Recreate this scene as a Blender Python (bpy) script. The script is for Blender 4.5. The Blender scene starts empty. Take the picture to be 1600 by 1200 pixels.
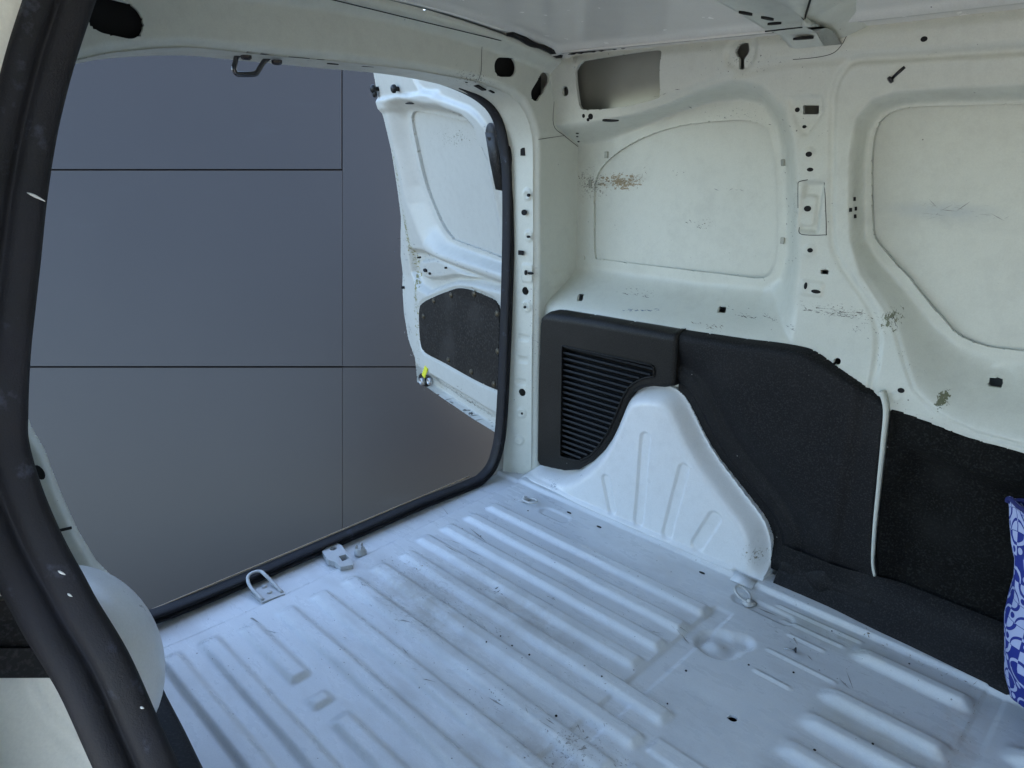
import bpy, bmesh, math, random
import numpy as np
from mathutils import Vector, Matrix
R_ = math.radians
S = bpy.context.scene
COL = S.collection
random.seed(4); rng = np.random.default_rng(4)

# ------------------------------------------------------------------ camera
F_PX = 1113.0
def _rc(u, v): return np.array([(u-800.)/F_PX, -(v-600.)/F_PX, -1.])
_a = _rc(-380, 225); _a /= np.linalg.norm(_a)
_b = _rc(1970, 225); _b /= np.linalg.norm(_b)
_ex = -_a; _ey = _b-(_b@_ex)*_ex; _ey /= np.linalg.norm(_ey); _ez = np.cross(_ex, _ey)
RM = np.array([_ex, _ey, _ez]); CAM = np.array([0, 0, .98])
cam = bpy.data.objects.new('camera', bpy.data.cameras.new('camera')); COL.objects.link(cam)
cam.data.sensor_width = 36; cam.data.lens = F_PX/1600*36
cam.data.clip_start = .02; cam.data.clip_end = 3000
cam.matrix_world = Matrix([list(RM[i])+[CAM[i]] for i in range(3)]+[[0, 0, 0, 1]])
S.camera = cam

# ------------------------------------------------------------------ sky and sun
SUN_EL, SUN_AZ = R_(48), R_(62)        # azimuth measured from +X towards +Y (where the sun stands)
w = bpy.data.worlds.new('World'); S.world = w; w.use_nodes = True
nt = w.node_tree; bg = nt.nodes['Background']
sky = nt.nodes.new('ShaderNodeTexSky'); sky.sky_type = 'NISHITA'; sky.sun_disc = False
sky.sun_elevation = SUN_EL; sky.sun_rotation = R_(90)-SUN_AZ
sky.dust_density = 1.0; sky.ozone_density = 1.0
nt.links.new(sky.outputs[0], bg.inputs[0]); bg.inputs[1].default_value = .15
sun = bpy.data.objects.new('sun', bpy.data.lights.new('sun', 'SUN')); COL.objects.link(sun)
sun.data.energy = 4.0; sun.data.angle = R_(.5); sun.data.color = (1, .95, .87)
sdv = Vector((math.cos(SUN_EL)*math.cos(SUN_AZ), math.cos(SUN_EL)*math.sin(SUN_AZ), math.sin(SUN_EL)))
sun.rotation_euler = sdv.to_track_quat('Z', 'Y').to_euler()
S.view_settings.view_transform = 'Standard'; S.view_settings.look = 'None'
S.view_settings.exposure = 2.6; S.view_settings.gamma = 1
S.render.engine = 'CYCLES'
S.cycles.max_bounces = 14; S.cycles.diffuse_bounces = 10; S.cycles.glossy_bounces = 5
S.cycles.use_denoising = True

# ------------------------------------------------------------------ photo -> real planes
def ray(u, v): return RM @ _rc(u, v)
def onZ(u, v, z=0.): d = ray(u, v); return CAM+d*((z-CAM[2])/d[2])
def onY(u, v, y): d = ray(u, v); return CAM+d*((y-CAM[1])/d[1])
def onX(u, v, x): d = ray(u, v); return CAM+d*((x-CAM[0])/d[0])
def zf(pts, z=0.): return [tuple(onZ(u, v, z)[:2]) for u, v in pts]
def yf(pts, y): return [tuple(onY(u, v, y)[[0, 2]]) for u, v in pts]
def xf(pts, x): return [tuple(onX(u, v, x)[[1, 2]]) for u, v in pts]

# ------------------------------------------------------------------ maths helpers
def sstep(t): t = np.clip(t, 0, 1); return t*t*(3-2*t)
def crv(pts, n=6, closed=False):
    P = np.array(pts, float); out = []
    m = len(P)
    for i in range(m if closed else m-1):
        if closed: p0, p1, p2, p3 = P[i-1], P[i], P[(i+1) % m], P[(i+2) % m]
        else: p0, p1, p2, p3 = P[max(i-1, 0)], P[i], P[i+1], P[min(i+2, m-1)]
        for k in range(n):
            t = k/n
            out.append(.5*((2*p1)+(-p0+p2)*t+(2*p0-5*p1+4*p2-p3)*t*t+(-p0+3*p1-3*p2+p3)*t**3))
    if not closed: out.append(P[-1])
    return np.array(out)
def chaikin(pts, n=2, closed=True):
    P = np.array(pts, float)
    for _ in range(n):
        Q = np.roll(P, -1, 0)
        P = np.stack([P*.75+Q*.25, P*.25+Q*.75], 1).reshape(-1, P.shape[1])
    return P
def sdpoly(U, V, poly):                   # signed distance, + inside
    P = np.array(poly, float); d = np.full(U.shape, 1e9); ins = np.zeros(U.shape, bool)
    Q = np.roll(P, -1, 0)
    for a, b in zip(P, Q):
        e = b-a; L = e@e
        if L < 1e-14: continue
        wx, wy = U-a[0], V-a[1]
        t = np.clip((wx*e[0]+wy*e[1])/L, 0, 1)
        d = np.minimum(d, (wx-t*e[0])**2+(wy-t*e[1])**2)
        c = ((a[1] > V) != (b[1] > V))
        if abs(e[1]) > 1e-12:
            ins ^= c & (U < e[0]*(V-a[1])/e[1]+a[0])
    d = np.sqrt(d)
    return np.where(ins, d, -d)
def sdseg(U, V, a, b, r=0.):              # + inside a capsule
    ax, ay = a; ex_, ey_ = b[0]-ax, b[1]-ay; L = ex_*ex_+ey_*ey_+1e-12
    t = np.clip(((U-ax)*ex_+(V-ay)*ey_)/L, 0, 1)
    return r-np.hypot(U-ax-t*ex_, V-ay-t*ey_)
def sdbox(U, V, c, hw, hh, rr=.002, ang=0.):
    ca, sa = math.cos(ang), math.sin(ang); x = (U-c[0])*ca+(V-c[1])*sa; y = -(U-c[0])*sa+(V-c[1])*ca
    qx = np.abs(x)-hw+rr; qy = np.abs(y)-hh+rr
    return rr-(np.hypot(np.maximum(qx, 0), np.maximum(qy, 0))+np.minimum(np.maximum(qx, qy), 0))

# ------------------------------------------------------------------ object helpers
def tag(o, label=None, cat=None, group=None, kind=None):
    if label: o['label'] = label
    if cat: o['category'] = cat
    if group: o['group'] = group
    if kind: o['kind'] = kind
    return o
def empty(name, loc, label, cat, group=None):
    o = bpy.data.objects.new(name, None); COL.objects.link(o); o.location = loc; o.empty_display_size = .1
    return tag(o, label, cat, group)
def wloc(o):
    v = Vector((0, 0, 0))
    while o: v += o.location; o = o.parent
    return v
def link(name, me, mat, parent=None, loc=None, smooth=True):
    """mesh is given in world coordinates; its object keeps them through a plain offset"""
    o = bpy.data.objects.new(name, me); COL.objects.link(o)
    if mat is not None and len(me.materials) == 0: me.materials.append(mat)
    if smooth: me.polygons.foreach_set('use_smooth', [True]*len(me.polygons))
    if loc is not None:
        o.location = loc
    if parent is not None:
        o.parent = parent; o.matrix_parent_inverse = Matrix.Translation(-wloc2(parent))
    return o
_W = {}
def wloc2(o):
    return Vector(o.location)            # parents are either top-level or sit at the world origin frame
def mesh(name, verts, faces):
    me = bpy.data.meshes.new(name); me.from_pydata([tuple(map(float, v)) for v in verts], [], faces); me.update(); return me

def sheet(name, u0, u1, v0, v1, cell, sd, pos, mat, parent=None, lip=None, flip=False):
    nu = int(round((u1-u0)/cell))+1; nv = int(round((v1-v0)/cell))+1
    U, V = np.meshgrid(np.linspace(u0, u1, nu), np.linspace(v0, v1, nv), indexing='ij')
    if sd is not None:
        D = sd(U, V)
        gu, gv = np.gradient(D, (u1-u0)/(nu-1), (v1-v0)/(nv-1)); g2 = np.maximum(gu*gu+gv*gv, .2)
        c = (D[:-1, :-1]+D[1:, :-1]+D[1:, 1:]+D[:-1, 1:])/4 > 0
        used = np.zeros(D.shape, bool)
        used[:-1, :-1] |= c; used[1:, :-1] |= c; used[1:, 1:] |= c; used[:-1, 1:] |= c
        sn = (used & (D < 0)) | (np.abs(D) < .45*cell)
        k = np.clip(D, -1.2*cell, 1.2*cell)/g2
        U = np.where(sn, U-k*gu, U); V = np.where(sn, V-k*gv, V)
    else:
        c = np.ones((nu-1, nv-1), bool); used = np.ones((nu, nv), bool)
    X, Y, Z = pos(U, V)
    idx = -np.ones(U.shape, int); idx[used] = np.arange(used.sum())
    co = np.stack([X[used], Y[used], Z[used]], 1)
    ii, jj = np.nonzero(c)
    q = np.stack([idx[ii, jj], idx[ii+1, jj], idx[ii+1, jj+1], idx[ii, jj+1]], 1)
    if flip: q = q[:, ::-1]
    if lip is not None:                    # turned-back edge round the outline and every opening
        E = np.concatenate([q[:, [0, 1]], q[:, [1, 2]], q[:, [2, 3]], q[:, [3, 0]]])
        key = np.sort(E, 1); kk = key[:, 0]*(len(co)+1)+key[:, 1]
        _, inv, cnt = np.unique(kk, return_inverse=True, return_counts=True)
        B = E[cnt[inv] == 1]
        vs = np.unique(B); m = {}
        n0 = len(co); top = co[vs]; bot = co[vs]+np.array(lip)
        co = np.concatenate([co, top, bot]); mp = -np.ones(n0, int); mp[vs] = np.arange(len(vs))
        a, b = mp[B[:, 0]], mp[B[:, 1]]
        q = np.concatenate([q, np.stack([n0+b, n0+a, n0+len(vs)+a, n0+len(vs)+b], 1)])
    me = bpy.data.meshes.new(name)
    me.vertices.add(len(co)); me.vertices.foreach_set('co', co.ravel().astype(np.float32))
    me.loops.add(q.size); me.loops.foreach_set('vertex_index', q.ravel().astype(np.int32))
    me.polygons.add(len(q)); me.polygons.foreach_set('loop_start', np.arange(0, q.size, 4, dtype=np.int32))
    me.update(calc_edges=True); me.validate()
    return link(name, me, mat, parent)

def sweep(name, path, prof, mat, parent=None, up=None, closed=False, cap=True, scale=None):
    """path Nx3, prof Mx2 laid on (side, up) axes; up: fixed vector or Nx3"""
    P = np.array(path, float); n = len(P); m = len(prof)
    T = np.roll(P, -1, 0)-np.roll(P, 1, 0) if closed else np.gradient(P, axis=0)
    T /= np.linalg.norm(T, axis=1)[:, None]
    up = np.array(up, float); up = np.tile(up, (n, 1)) if up.ndim == 1 else up
    Sd = np.cross(T, up); Sd /= np.linalg.norm(Sd, axis=1)[:, None]; Up = np.cross(Sd, T)
    vs = []
    for i in range(n):
        k = 1 if scale is None else scale[i]
        for a, b in prof: vs.append(P[i]+Sd[i]*a*k+Up[i]*b*k)
    fs = []
    for i in range(n if closed else n-1):
        for j in range(m):
            a, b = i*m+j, i*m+(j+1) % m; c, d = ((i+1) % n)*m+(j+1) % m, ((i+1) % n)*m+j
            fs.append((a, b, c, d))
    if cap and not closed:
        fs.append(tuple(range(m))[::-1]); fs.append(tuple(range((n-1)*m, n*m)))
    return link(name, mesh(name, vs, fs), mat, parent)
def circ(r, n=10, ry=None): return [(r*math.cos(2*math.pi*k/n), (ry or r)*math.sin(2*math.pi*k/n)) for k in range(n)]

def lathe(prof, n=20):
    """prof list of (r, h) -> bmesh-free mesh data along +Z"""
    vs, fs = [], []
    for r, h in prof:
        for k in range(n): a = 2*math.pi*k/n; vs.append((r*math.cos(a), r*math.sin(a), h))
    for i in range(len(prof)-1):
        for k in range(n): fs.append((i*n+k, i*n+(k+1) % n, (i+1)*n+(k+1) % n, (i+1)*n+k))
    if prof[0][0] > 1e-5: fs.append(tuple(range(n))[::-1])
    if prof[-1][0] > 1e-5: fs.append(tuple(range((len(prof)-1)*n, len(prof)*n)))
    return vs, fs
def frame(normal, tang=None):
    z = np.array(normal, float); z /= np.linalg.norm(z)
    t = np.array(tang if tang is not None else ((0, 0, 1) if abs(z[2]) < .9 else (1, 0, 0)), float)
    x = t-(t@z)*z; x /= np.linalg.norm(x); y = np.cross(z, x)
    return np.stack([x, y, z], 1)
def place(name, vf, p, normal, mat, parent=None, tang=None, smooth=True):
    M = frame(normal, tang); vs = [M@np.array(v)+np.array(p) for v in vf[0]]
    return link(name, mesh(name, vs, vf[1]), mat, parent, smooth=smooth)
def box_vf(a, b, c, bev=.15):
    bm = bmesh.new(); bmesh.ops.create_cube(bm, size=1)
    for v in bm.verts: v.co = Vector((v.co.x*a, v.co.y*b, v.co.z*c))
    bmesh.ops.bevel(bm, geom=bm.edges[:], offset=min(a, b, c)*bev, segments=2, affect='EDGES')
    vs = [tuple(v.co) for v in bm.verts]; fs = [tuple(v.index for v in f.verts) for f in bm.faces]
    bm.verts.index_update(); fs = [tuple(v.index for v in f.verts) for f in bm.faces]
    bm.free(); return vs, fs
def prism_vf(poly, h0, h1):
    n = len(poly); vs = [(x, y, h0) for x, y in poly]+[(x, y, h1) for x, y in poly]
    fs = [tuple(range(n))[::-1], tuple(range(n, 2*n))]+[(k, (k+1) % n, n+(k+1) % n, n+k) for k in range(n)]
    return vs, fs
def merge(*vfs):
    V, Fc = [], []
    for vs, fs in vfs:
        o = len(V); V += [tuple(v) for v in vs]; Fc += [tuple(i+o for i in f) for f in fs]
    return V, Fc
def shift(vf, d): return [(v[0]+d[0], v[1]+d[1], v[2]+d[2]) for v in vf[0]], vf[1]

# ------------------------------------------------------------------ materials
class NG:
    def __init__(s, name, rough=.5, spec=.5):
        s.m = bpy.data.materials.new(name); s.m.use_nodes = True; s.t = s.m.node_tree
        s.b = s.t.nodes['Principled BSDF']; s.b.inputs['Roughness'].default_value = rough
        s.b.inputs['Specular IOR Level'].default_value = spec
        s.tc = s.t.nodes.new('ShaderNodeTexCoord').outputs['Object']
    def n(s, typ, **kw):
        nd = s.t.nodes.new(typ)
        for k, v in kw.items():
            if k.startswith('_'): setattr(nd, k[1:], v)
            else:
                k2 = int(k[1:]) if k[0] == 'i' and k[1:].isdigit() else k.replace('__', ' ')
                if hasattr(v, 'is_output'): s.t.links.new(v, nd.inputs[k2])
                else: nd.inputs[k2].default_value = v
        return nd
    def math(s, op, a, b=0., c=None):
        kw = dict(i0=a, i1=b)
        if c is not None: kw['i2'] = c
        return s.n('ShaderNodeMath', _operation=op, **kw).outputs[0]
    def noise(s, scale, detail=4, rough=.55, vec=None, dist=0.):
        return s.n('ShaderNodeTexNoise', Vector=vec or s.tc, Scale=scale, Detail=detail, Roughness=rough, Distortion=dist).outputs[0]
    def mapv(s, sc=(1, 1, 1), loc=(0, 0, 0), rot=(0, 0, 0)):
        return s.n('ShaderNodeMapping', Vector=s.tc, Scale=sc, Location=loc, Rotation=rot).outputs[0]
    def ramp(s, v, a, b): return s.n('ShaderNodeMapRange', Value=v, From__Min=a, From__Max=b, _clamp=True).outputs[0]
    def mix(s, f, a, b):
        nd = s.n('ShaderNodeMix', _data_type='RGBA'); 
        for i, v in ((0, f), (6, a), (7, b)):
            if hasattr(v, 'is_output'): s.t.links.new(v, nd.inputs[i])
            else: nd.inputs[i].default_value = v if i == 0 else (*v, 1)
        return nd.outputs[2]
    def blob(s, c, r):
        """1 at c, falling to 0 at the ellipsoid of radii r"""
        d = s.n('ShaderNodeVectorMath', _operation='SUBTRACT', i0=s.tc, i1=tuple(c)).outputs[0]
        d = s.n('ShaderNodeVectorMath', _operation='DIVIDE', i0=d, i1=tuple(r)).outputs[0]
        L = s.n('ShaderNodeVectorMath', _operation='LENGTH', i0=d).outputs['Value']
        return s.ramp(L, 1., 0.)
    def base(s, c):
        if hasattr(c, 'is_output'): s.t.links.new(c, s.b.inputs['Base Color'])
        else: s.b.inputs['Base Color'].default_value = (*c, 1)
    def bump(s, h, strength=.2, dist=.002):
        nd = s.n('ShaderNodeBump', Height=h, Strength=strength, Distance=dist); s.t.links.new(nd.outputs[0], s.b.inputs['Normal'])
    def rough(s, v): s.t.links.new(v, s.b.inputs['Roughness'])

def paint(name, base, rough=.38, scuffs=(), dirt=.25, dirt_col=(.30, .29, .26), specks=.5, wave=0., stretch=(1, 1, 1), stains=()):
    g = NG(name, rough, .5)
    vec = g.mapv(stretch)
    n1 = g.noise(3.2, 5, .6, vec=vec); n2 = g.noise(21, 5, .65, vec=vec)
    f = g.math('MULTIPLY', g.ramp(g.math('ADD', g.math('MULTIPLY', n1, .6), g.math('MULTIPLY', n2, .4)), .5, .72), dirt)
    c = g.mix(f, base, dirt_col)
    for (ctr, r, col, sc, th, st) in stains:        # soft dirty patches
        k = g.math('MULTIPLY', g.blob(ctr, r), g.ramp(g.noise(sc, 5, .7), th-.1, th+.14)); k = g.math('MULTIPLY', k, st)
        c = g.mix(k, c, col)
    v = g.n('ShaderNodeTexVoronoi', Vector=g.tc, Scale=58., Randomness=1.)
    pick = g.math('GREATER_THAN', g.n('ShaderNodeSeparateColor', Color=v.outputs['Color']).outputs[0], 1-.22*specks)
    sz = g.math('MULTIPLY', g.n('ShaderNodeSeparateColor', Color=v.outputs['Color']).outputs[1], .11)
    dot = g.math('MULTIPLY', g.math('LESS_THAN', v.outputs['Distance'], sz), pick)
    c = g.mix(g.math('MULTIPLY', dot, .8), c, (.10, .09, .08))
    # fine long scratches
    vs_ = g.mapv((9, 9, 160), rot=(.4, .3, .5)); sc_ = g.noise(3, 2, .5, vec=vs_)
    m_ = g.ramp(g.noise(4, 3), .55, .7)
    c = g.mix(g.math('MULTIPLY', g.math('MULTIPLY', g.ramp(sc_, .70, .78), m_), .35), c, (.22, .21, .19))
    for (ctr, r, col, sc, th, st3) in scuffs:        # chipped paint: thresholded noise inside a region
        nz = g.noise(1., 7, .72, vec=g.mapv((1.5*sc*st3[0], 1.5*sc*st3[1], 1.5*sc*st3[2])), dist=.6)
        k = g.math('GREATER_THAN', g.math('ADD', nz, g.math('MULTIPLY', g.blob(ctr, r), .15)), th+.128)
        k = g.math('MULTIPLY', k, g.math('GREATER_THAN', g.blob(ctr, r), .001))
        c = g.mix(k, c, col)
    mot = g.ramp(g.noise(330, 3, .7), .35, .68); c = g.mix(g.math('MULTIPLY', mot, .16), c, tuple(k*.55 for k in base))
    mo2 = g.ramp(g.noise(42, 4, .7), .45, .72); c = g.mix(g.math('MULTIPLY', mo2, .10), c, tuple(k*.6 for k in base))
    g.base(c)
    g.rough(g.ramp(g.math('ADD', g.math('MULTIPLY', n2, .5), g.math('MULTIPLY', n1, .5)), .2, .9))
    # roughness range
    rr = g.n('ShaderNodeMapRange', Value=n2, From__Min=.3, From__Max=.75, To__Min=rough-.08, To__Max=rough+.16).outputs[0]
    g.rough(rr)
    h = g.math('ADD', g.math('MULTIPLY', g.noise(260, 2, .5), .25), g.math('MULTIPLY', g.noise(6, 2, .4), wave))
    g.bump(h, .12, .003)
    return g.m

WHITE = (.59, .605, .535)
def hp(u, v, y): return tuple(onY(u, v, y))
BR = (.20, .15, .08); DK = (.05, .05, .05); BL = (.03, .10, .25)
ONE = (1, 1, 1)
M = {}
M['side'] = paint('white_side_paint', WHITE, .40, dirt=.22, wave=1.2, specks=.6, scuffs=[
    (hp(968, 284, 1.64), (.075, .10, .026), (.27, .20, .105), 55, .45, (1, 1, 1.6)),
    (hp(925, 288, 1.64), (.07, .10, .05), (.16, .15, .12), 130, .52, (1, 1, 1)),
    (hp(1090, 352, 1.6), (.035, .10, .03), (.10, .08, .05), 110, .56, (1, 1, 1)),
    (hp(985, 455, 1.56), (.09, .10, .02), DK, 120, .56, (.5, 1, 1)),
    (hp(1310, 490, 1.51), (.12, .10, .02), (.09, .08, .06), 130, .53, (.4, 1, 1.6)),
    (hp(1395, 500, 1.55), (.02, .10, .03), (.12, .13, .07), 90, .47, (1, 1, .6)),
    (hp(1477, 622, 1.53), (.012, .10, .022), (.10, .11, .05), 70, .42, (1, 1, .6)),
    (hp(1150, 180, 1.6), (.16, .10, .05), (.06, .09, .09), 130, .60, ONE),
    (hp(1240, 330, 1.55), (.03, .10, .14), (.07, .12, .12), 140, .58, ONE),
    (hp(1180, 100, 1.53), (.2, .10, .05), DK, 120, .60, ONE)],
    stains=[(hp(1480, 330, 1.62), (.14, .15, .022), (.30, .36, .42), 8, .42, .5),
            (hp(1500, 350, 1.62), (.2, .15, .02), (.33, .34, .33), 12, .5, .35)])
M['floor'] = paint('sky_tinted_floor_paint', (.66, .685, .69), .28, dirt=.5, dirt_col=(.36, .35, .34), wave=1.6, specks=1.0, stretch=(.45, 1.3, 1),  # same white paint as the walls, blue sky light mixed into the base
    scuffs=[((-1.15, .88, 0), (.2, .09, .1), (.46, .46, .45), 95, .53, (.5, 1, 1)),
            ((-1.1, .76, 0), (.22, .07, .1), (.42, .42, .41), 120, .56, (.45, 1, 1)),
            ((-.6, .75, 0), (.08, .09, .1), (.25, .24, .22), 100, .55, ONE),
            ((-.56, .68, 0), (.05, .05, .1), (.12, .11, .10), 110, .54, ONE)],
    stains=[((-1.1, .82, 0), (.30, .11, .2), (.33, .30, .24), 14, .46, .75),
            ((-.95, .95, 0), (.36, .10, .2), (.33, .30, .25), 12, .47, .6),
            ((-.62, .70, 0), (.25, .16, .2), (.32, .28, .24), 16, .50, .45),
            ((-.4, 1.36, 0), (.16, .06, .2), (.42, .40, .24), 9, .40, .5),
            ((-.25, 1.14, 0), (.14, .05, .2), (.42, .40, .25), 9, .42, .35),
            ((-.14, 1.24, 0), (.05, .22, .2), (.40, .28, .20), 20, .50, .5)])
M['white'] = paint('white_body_paint', (.80, .79, .70), .38, dirt=.18, wave=.8, specks=.45)
M['pillar'] = paint('white_pillar_paint', WHITE, .40, dirt=.2, specks=1.0, wave=.6, scuffs=[
    (tuple(onX(740, 125, -1.36)), (.1, .12, .03), DK, 120, .55, ONE),
    ((-1.37, 1.46, .45), (.05, .05, .5), (.1, .1, .1), 170, .60, ONE)])
M['roof'] = paint('white_roof_paint', (.72, .71, .66), .16, dirt=.1, wave=.3, specks=.15)
M['door'] = paint('dimmed_rear_door_paint', (.46, .465, .425), .36, dirt=.15, specks=.7, wave=.8, scuffs=[  # same paint as the walls, darkened to offset the strong light outside
    ((-1.9, 1.6, 1.0), (.3, .4, .06), (.12, .12, .07), 90, .57, ONE),
    ((-2.3, 1.75, .3), (.12, .4, .2), (.12, .11, .09), 110, .58, ONE),
    ((-2.0, 1.72, .03), (.5, .4, .03), (.10, .09, .07), 90, .53, (.5, .5, 1)),
    ((-2.2, 1.7, .5), (.5, .4, .12), (.03, .05, .10), 120, .61, ONE),
    ((-2.35, 1.7, .55), (.03, .4, .6), (.16, .15, .03), 60, .50, ONE)])
def plastic(name, col, rough=.55, grain=900, gs=.25, mott=.35):
    g = NG(name, rough, .22)
    sp = g.noise(grain*.45, 2, .6); n = g.noise(7, 4)
    c = g.mix(g.math('MULTIPLY', g.ramp(sp, .5, .68), .8), col, tuple(min(1, k*3.4+.010) for k in col))
    c = g.mix(g.math('MULTIPLY', g.ramp(n, .5, .75), mott), c, tuple(k*2.4+.008 for k in col))
    v = g.n('ShaderNodeTexVoronoi', Vector=g.tc, Scale=35., Randomness=1.)
    pick = g.math('GREATER_THAN', g.n('ShaderNodeSeparateColor', Color=v.outputs['Color']).outputs[0], .93)
    dot = g.math('MULTIPLY', g.math('LESS_THAN', v.outputs['Distance'], .05), pick)
    c = g.mix(dot, c, (.25, .25, .23)); g.base(c)
    g.bump(sp, gs, .001); return g.m
M['trim'] = plastic('black_trim_plastic', (.0048, .0048, .0052), .62, 700)
M['felt'] = plastic('black_felt_liner', (.0035, .0036, .0030), .95, 520, .8, .6)
M['vent'] = plastic('black_vent_plastic', (.0075, .007, .006), .5)
M['rubber'] = plastic('black_rubber', (.006, .006, .006), .4, 500, .1)
M['slab'] = plastic('black_coverplate', (.0105, .0095, .0085), .5, 300, .3, 1.0)
def rubber_big():
    g = NG('worn_rubber_seal', .6, .35)
    n = g.noise(34, 6, .68); n2 = g.noise(9, 5, .65); n3 = g.noise(700, 2, .7)
    c = g.mix(g.ramp(n2, .40, .66), (.0045, .0043, .0052), (.013, .013, .017))
    c = g.mix(g.math('MULTIPLY', g.ramp(n3, .5, .7), .6), c, (.014, .0125, .0125))
    c = g.mix(g.math('MULTIPLY', g.ramp(n, .60, .70), .40), c, (.07, .08, .11))
    c = g.mix(g.ramp(n, .735, .75), c, (.30, .31, .32))
    g.base(c); g.rough(g.ramp(n2, -.6, 1.0)); g.bump(g.math('ADD', n3, g.math('MULTIPLY', n, 2.)), .35, .0012); return g.m
M['seal'] = rubber_big()
def flat(name, col, rough=.5, metal=0., amt=.3, sc=40):
    g = NG(name, rough); g.b.inputs['Metallic'].default_value = metal
    g.base(g.mix(g.math('MULTIPLY', g.ramp(g.noise(sc, 4), .4, .7), amt), col, tuple(k*.5 for k in col)))
    g.bump(g.noise(sc*8, 2), .1, .0005); return g.m
M['void'] = flat('dark_cavity', (.006, .006, .006), .9)
M['bolt'] = flat('tarnished_bolt', (.075, .062, .04), .5, .5)
M['steel'] = flat('zinc_steel', (.42, .43, .44), .35, .7)
M['dkmetal'] = flat('blackened_steel', (.03, .028, .03), .3, .5)
M['loop'] = flat('worn_latch_steel', (.10, .10, .11), .25, .85)
M['yellow'] = flat('yellow_tag', (.62, .60, .03), .5)
M['edge'] = flat('sill_halo_tone', (.40, .31, .20), .4)  # colour of the painted halo line at the sill
M['outer'] = flat('outer_white_skin', (.62, .62, .58), .35, 0, .1, 4)
M['skin_in'] = flat('bare_outer_skin_inside', (.36, .37, .33), .25, .2, .4, 5)
M['brown'] = flat('brown_wax', (.05, .03, .025), .6)
def clad():
    g = NG('grey_cladding', .42, .4)
    n = g.noise(2.2, 5, .6); st = g.noise(2.5, 5, .65, vec=g.mapv((1, 1, 5)))
    c = g.mix(g.ramp(n, .35, .7), (.0195, .0178, .0172), (.0210, .0193, .0186))
    c = g.mix(g.math('MULTIPLY', g.ramp(st, .62, .78), .25), c, (.033, .037, .042))
    c = g.mix(g.math('MULTIPLY', g.ramp(g.noise(240, 3, .7), .4, .7), .35), c, (.015, .014, .014))
    g.base(c); g.bump(g.noise(30, 2), .04, .001); return g.m
M['clad'] = clad()
def paving():
    g = NG('grey_paving', .85)
    far_ = g.math('LESS_THAN', g.n('ShaderNodeSeparateXYZ', Vector=g.tc).outputs[0], -1.58)  # unseen ground, darkened behind the van to cut its bounce onto the wall
    g.base(g.mix(far_, g.mix(g.ramp(g.noise(1.5, 6), .35, .7), (.34, .31, .26), (.42, .385, .33)), (.07, .068, .066))); g.bump(g.noise(60, 4), .4, .01); return g.m
M['pave'] = paving()

VAN = empty('van', (-.6, .81, -.6), 'empty white panel van with bare painted load bay and rear door open', 'van')

# ================================================================== FLOOR
def H(U, V):
    """floor height at x=U, y=V"""
    h = np.zeros(U.shape)
    def rib(x0, x1, y, hw, hh, soft=None, end=.03):
        nonlocal h
        soft = soft or hw*.6
        d = np.abs(V-y); prof = 1-sstep((d-(hw-soft))/soft)
        a = sstep((U-x0)/end)*sstep((x1-U)/(end*.62))
        h = np.maximum(h, hh*prof*a)
    F0 = 1.3585
    for y, x0, x1 in [(1.243, -1.335, -.625), (1.160, -1.335, -.63), (1.078, -1.335, -.632), (.999, -1.338, -.634),
                      (.920, -1.305, -.515), (.838, -1.308, -.520), (.757, -1.310, -.522), (.675, -1.310, -.515), (.593, -1.312, -.515),
                      (.508, -1.315, -1.072), (.504, -1.03, -.985), (.506, -.955, -.52), (.428, -1.330, -.52), (.352, -1.335, -.52)]:
        rib(x0, x1, y, .026, .0104 if abs(x1-x0) > .1 else .008, .016, .028 if abs(x1-x0) > .1 else .018)
    # cross channel
    for x0, x1 in [(-.634, -.586)]:
        c = sstep((U-x0)/.007)*sstep((x1-U)/.007)*sstep((1.285-V)/.012)*(1-sstep(h/.006))
        chan = .0042*c
    # thin ribs
    for x0, x1, y in [(-.537, -.349, 1.381), (-.508, -.371, 1.342), (-.476, -.395, 1.302), (-.486, -.340, 1.226), (-.476, -.398, 1.149)]:
        rib(x0, x1, y, .0055, .0028, .004, .008)
    rib(-.512, -.35, .855, .022, .004, .006, .008); rib(-.512, -.35, .78, .022, .004, .006, .008)
    # broad front ribs
    for y in (1.342, 1.186, 1.098, 1.010, .925): rib(-.362, -.135, y, .029, .014, .022, .04)
    for y in (1.265, 1.12, .98): rib(-.085, .25, y, .029, .014, .022, .04)
    h = h-chan
    # round dish with a lobe
    d1 = np.hypot((U+.561), (V-1.172)); d2 = np.hypot((U+.530), (V-1.207))
    dd = -np.logaddexp(-(d1-.052)*220, -(d2-.030)*220)/220; h = h-.0120*(1-sstep((dd+.020)/.022))
    h = h+.009*(1-sstep(np.hypot(U+.566, V-1.166)/.032))
    # recesses of the lashing rings
    for cx_, cy_ in ((-1.168, 1.338-.002), (-.555, 1.345)):
        pass
    for a, b in (((-1.19, 1.336), (-1.13, 1.336)), ((-.603, 1.352-.008), (-.50, 1.352-.008))):
        s_ = sdseg(U, V, a, b, .022); h = h-.004*sstep(s_/.006)
    # seam step at the front cross member
    h = h+.003*sstep((U+.103)/.003)-.0025*sstep((U+.136)/.002)
    # rolled edges: sill step at the threshold, upstand by the wheel arch
    thr = -1.372+.012*np.sin((V-.3)*5)
    h = h+.006*sstep((U-thr)/.006)-.006
    h = h+.010*sstep((V-1.405)/.010)
    # faint dents and ripple
    h = h+.0012*np.sin(U*23+np.sin(V*9)*1.3)*np.sin(V*17+1)*.6
    for k in range(26):
        cx_, cy_ = rng2.uniform(-1.2, -.5), rng2.uniform(.3, 1.2)
        h = h-.0012*np.exp(-((U-cx_)**2/.0012+(V-cy_)**2/.00025))
    return h
floor_holes = [(onZ(1145, 1122)[:2], .0085)]
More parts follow.
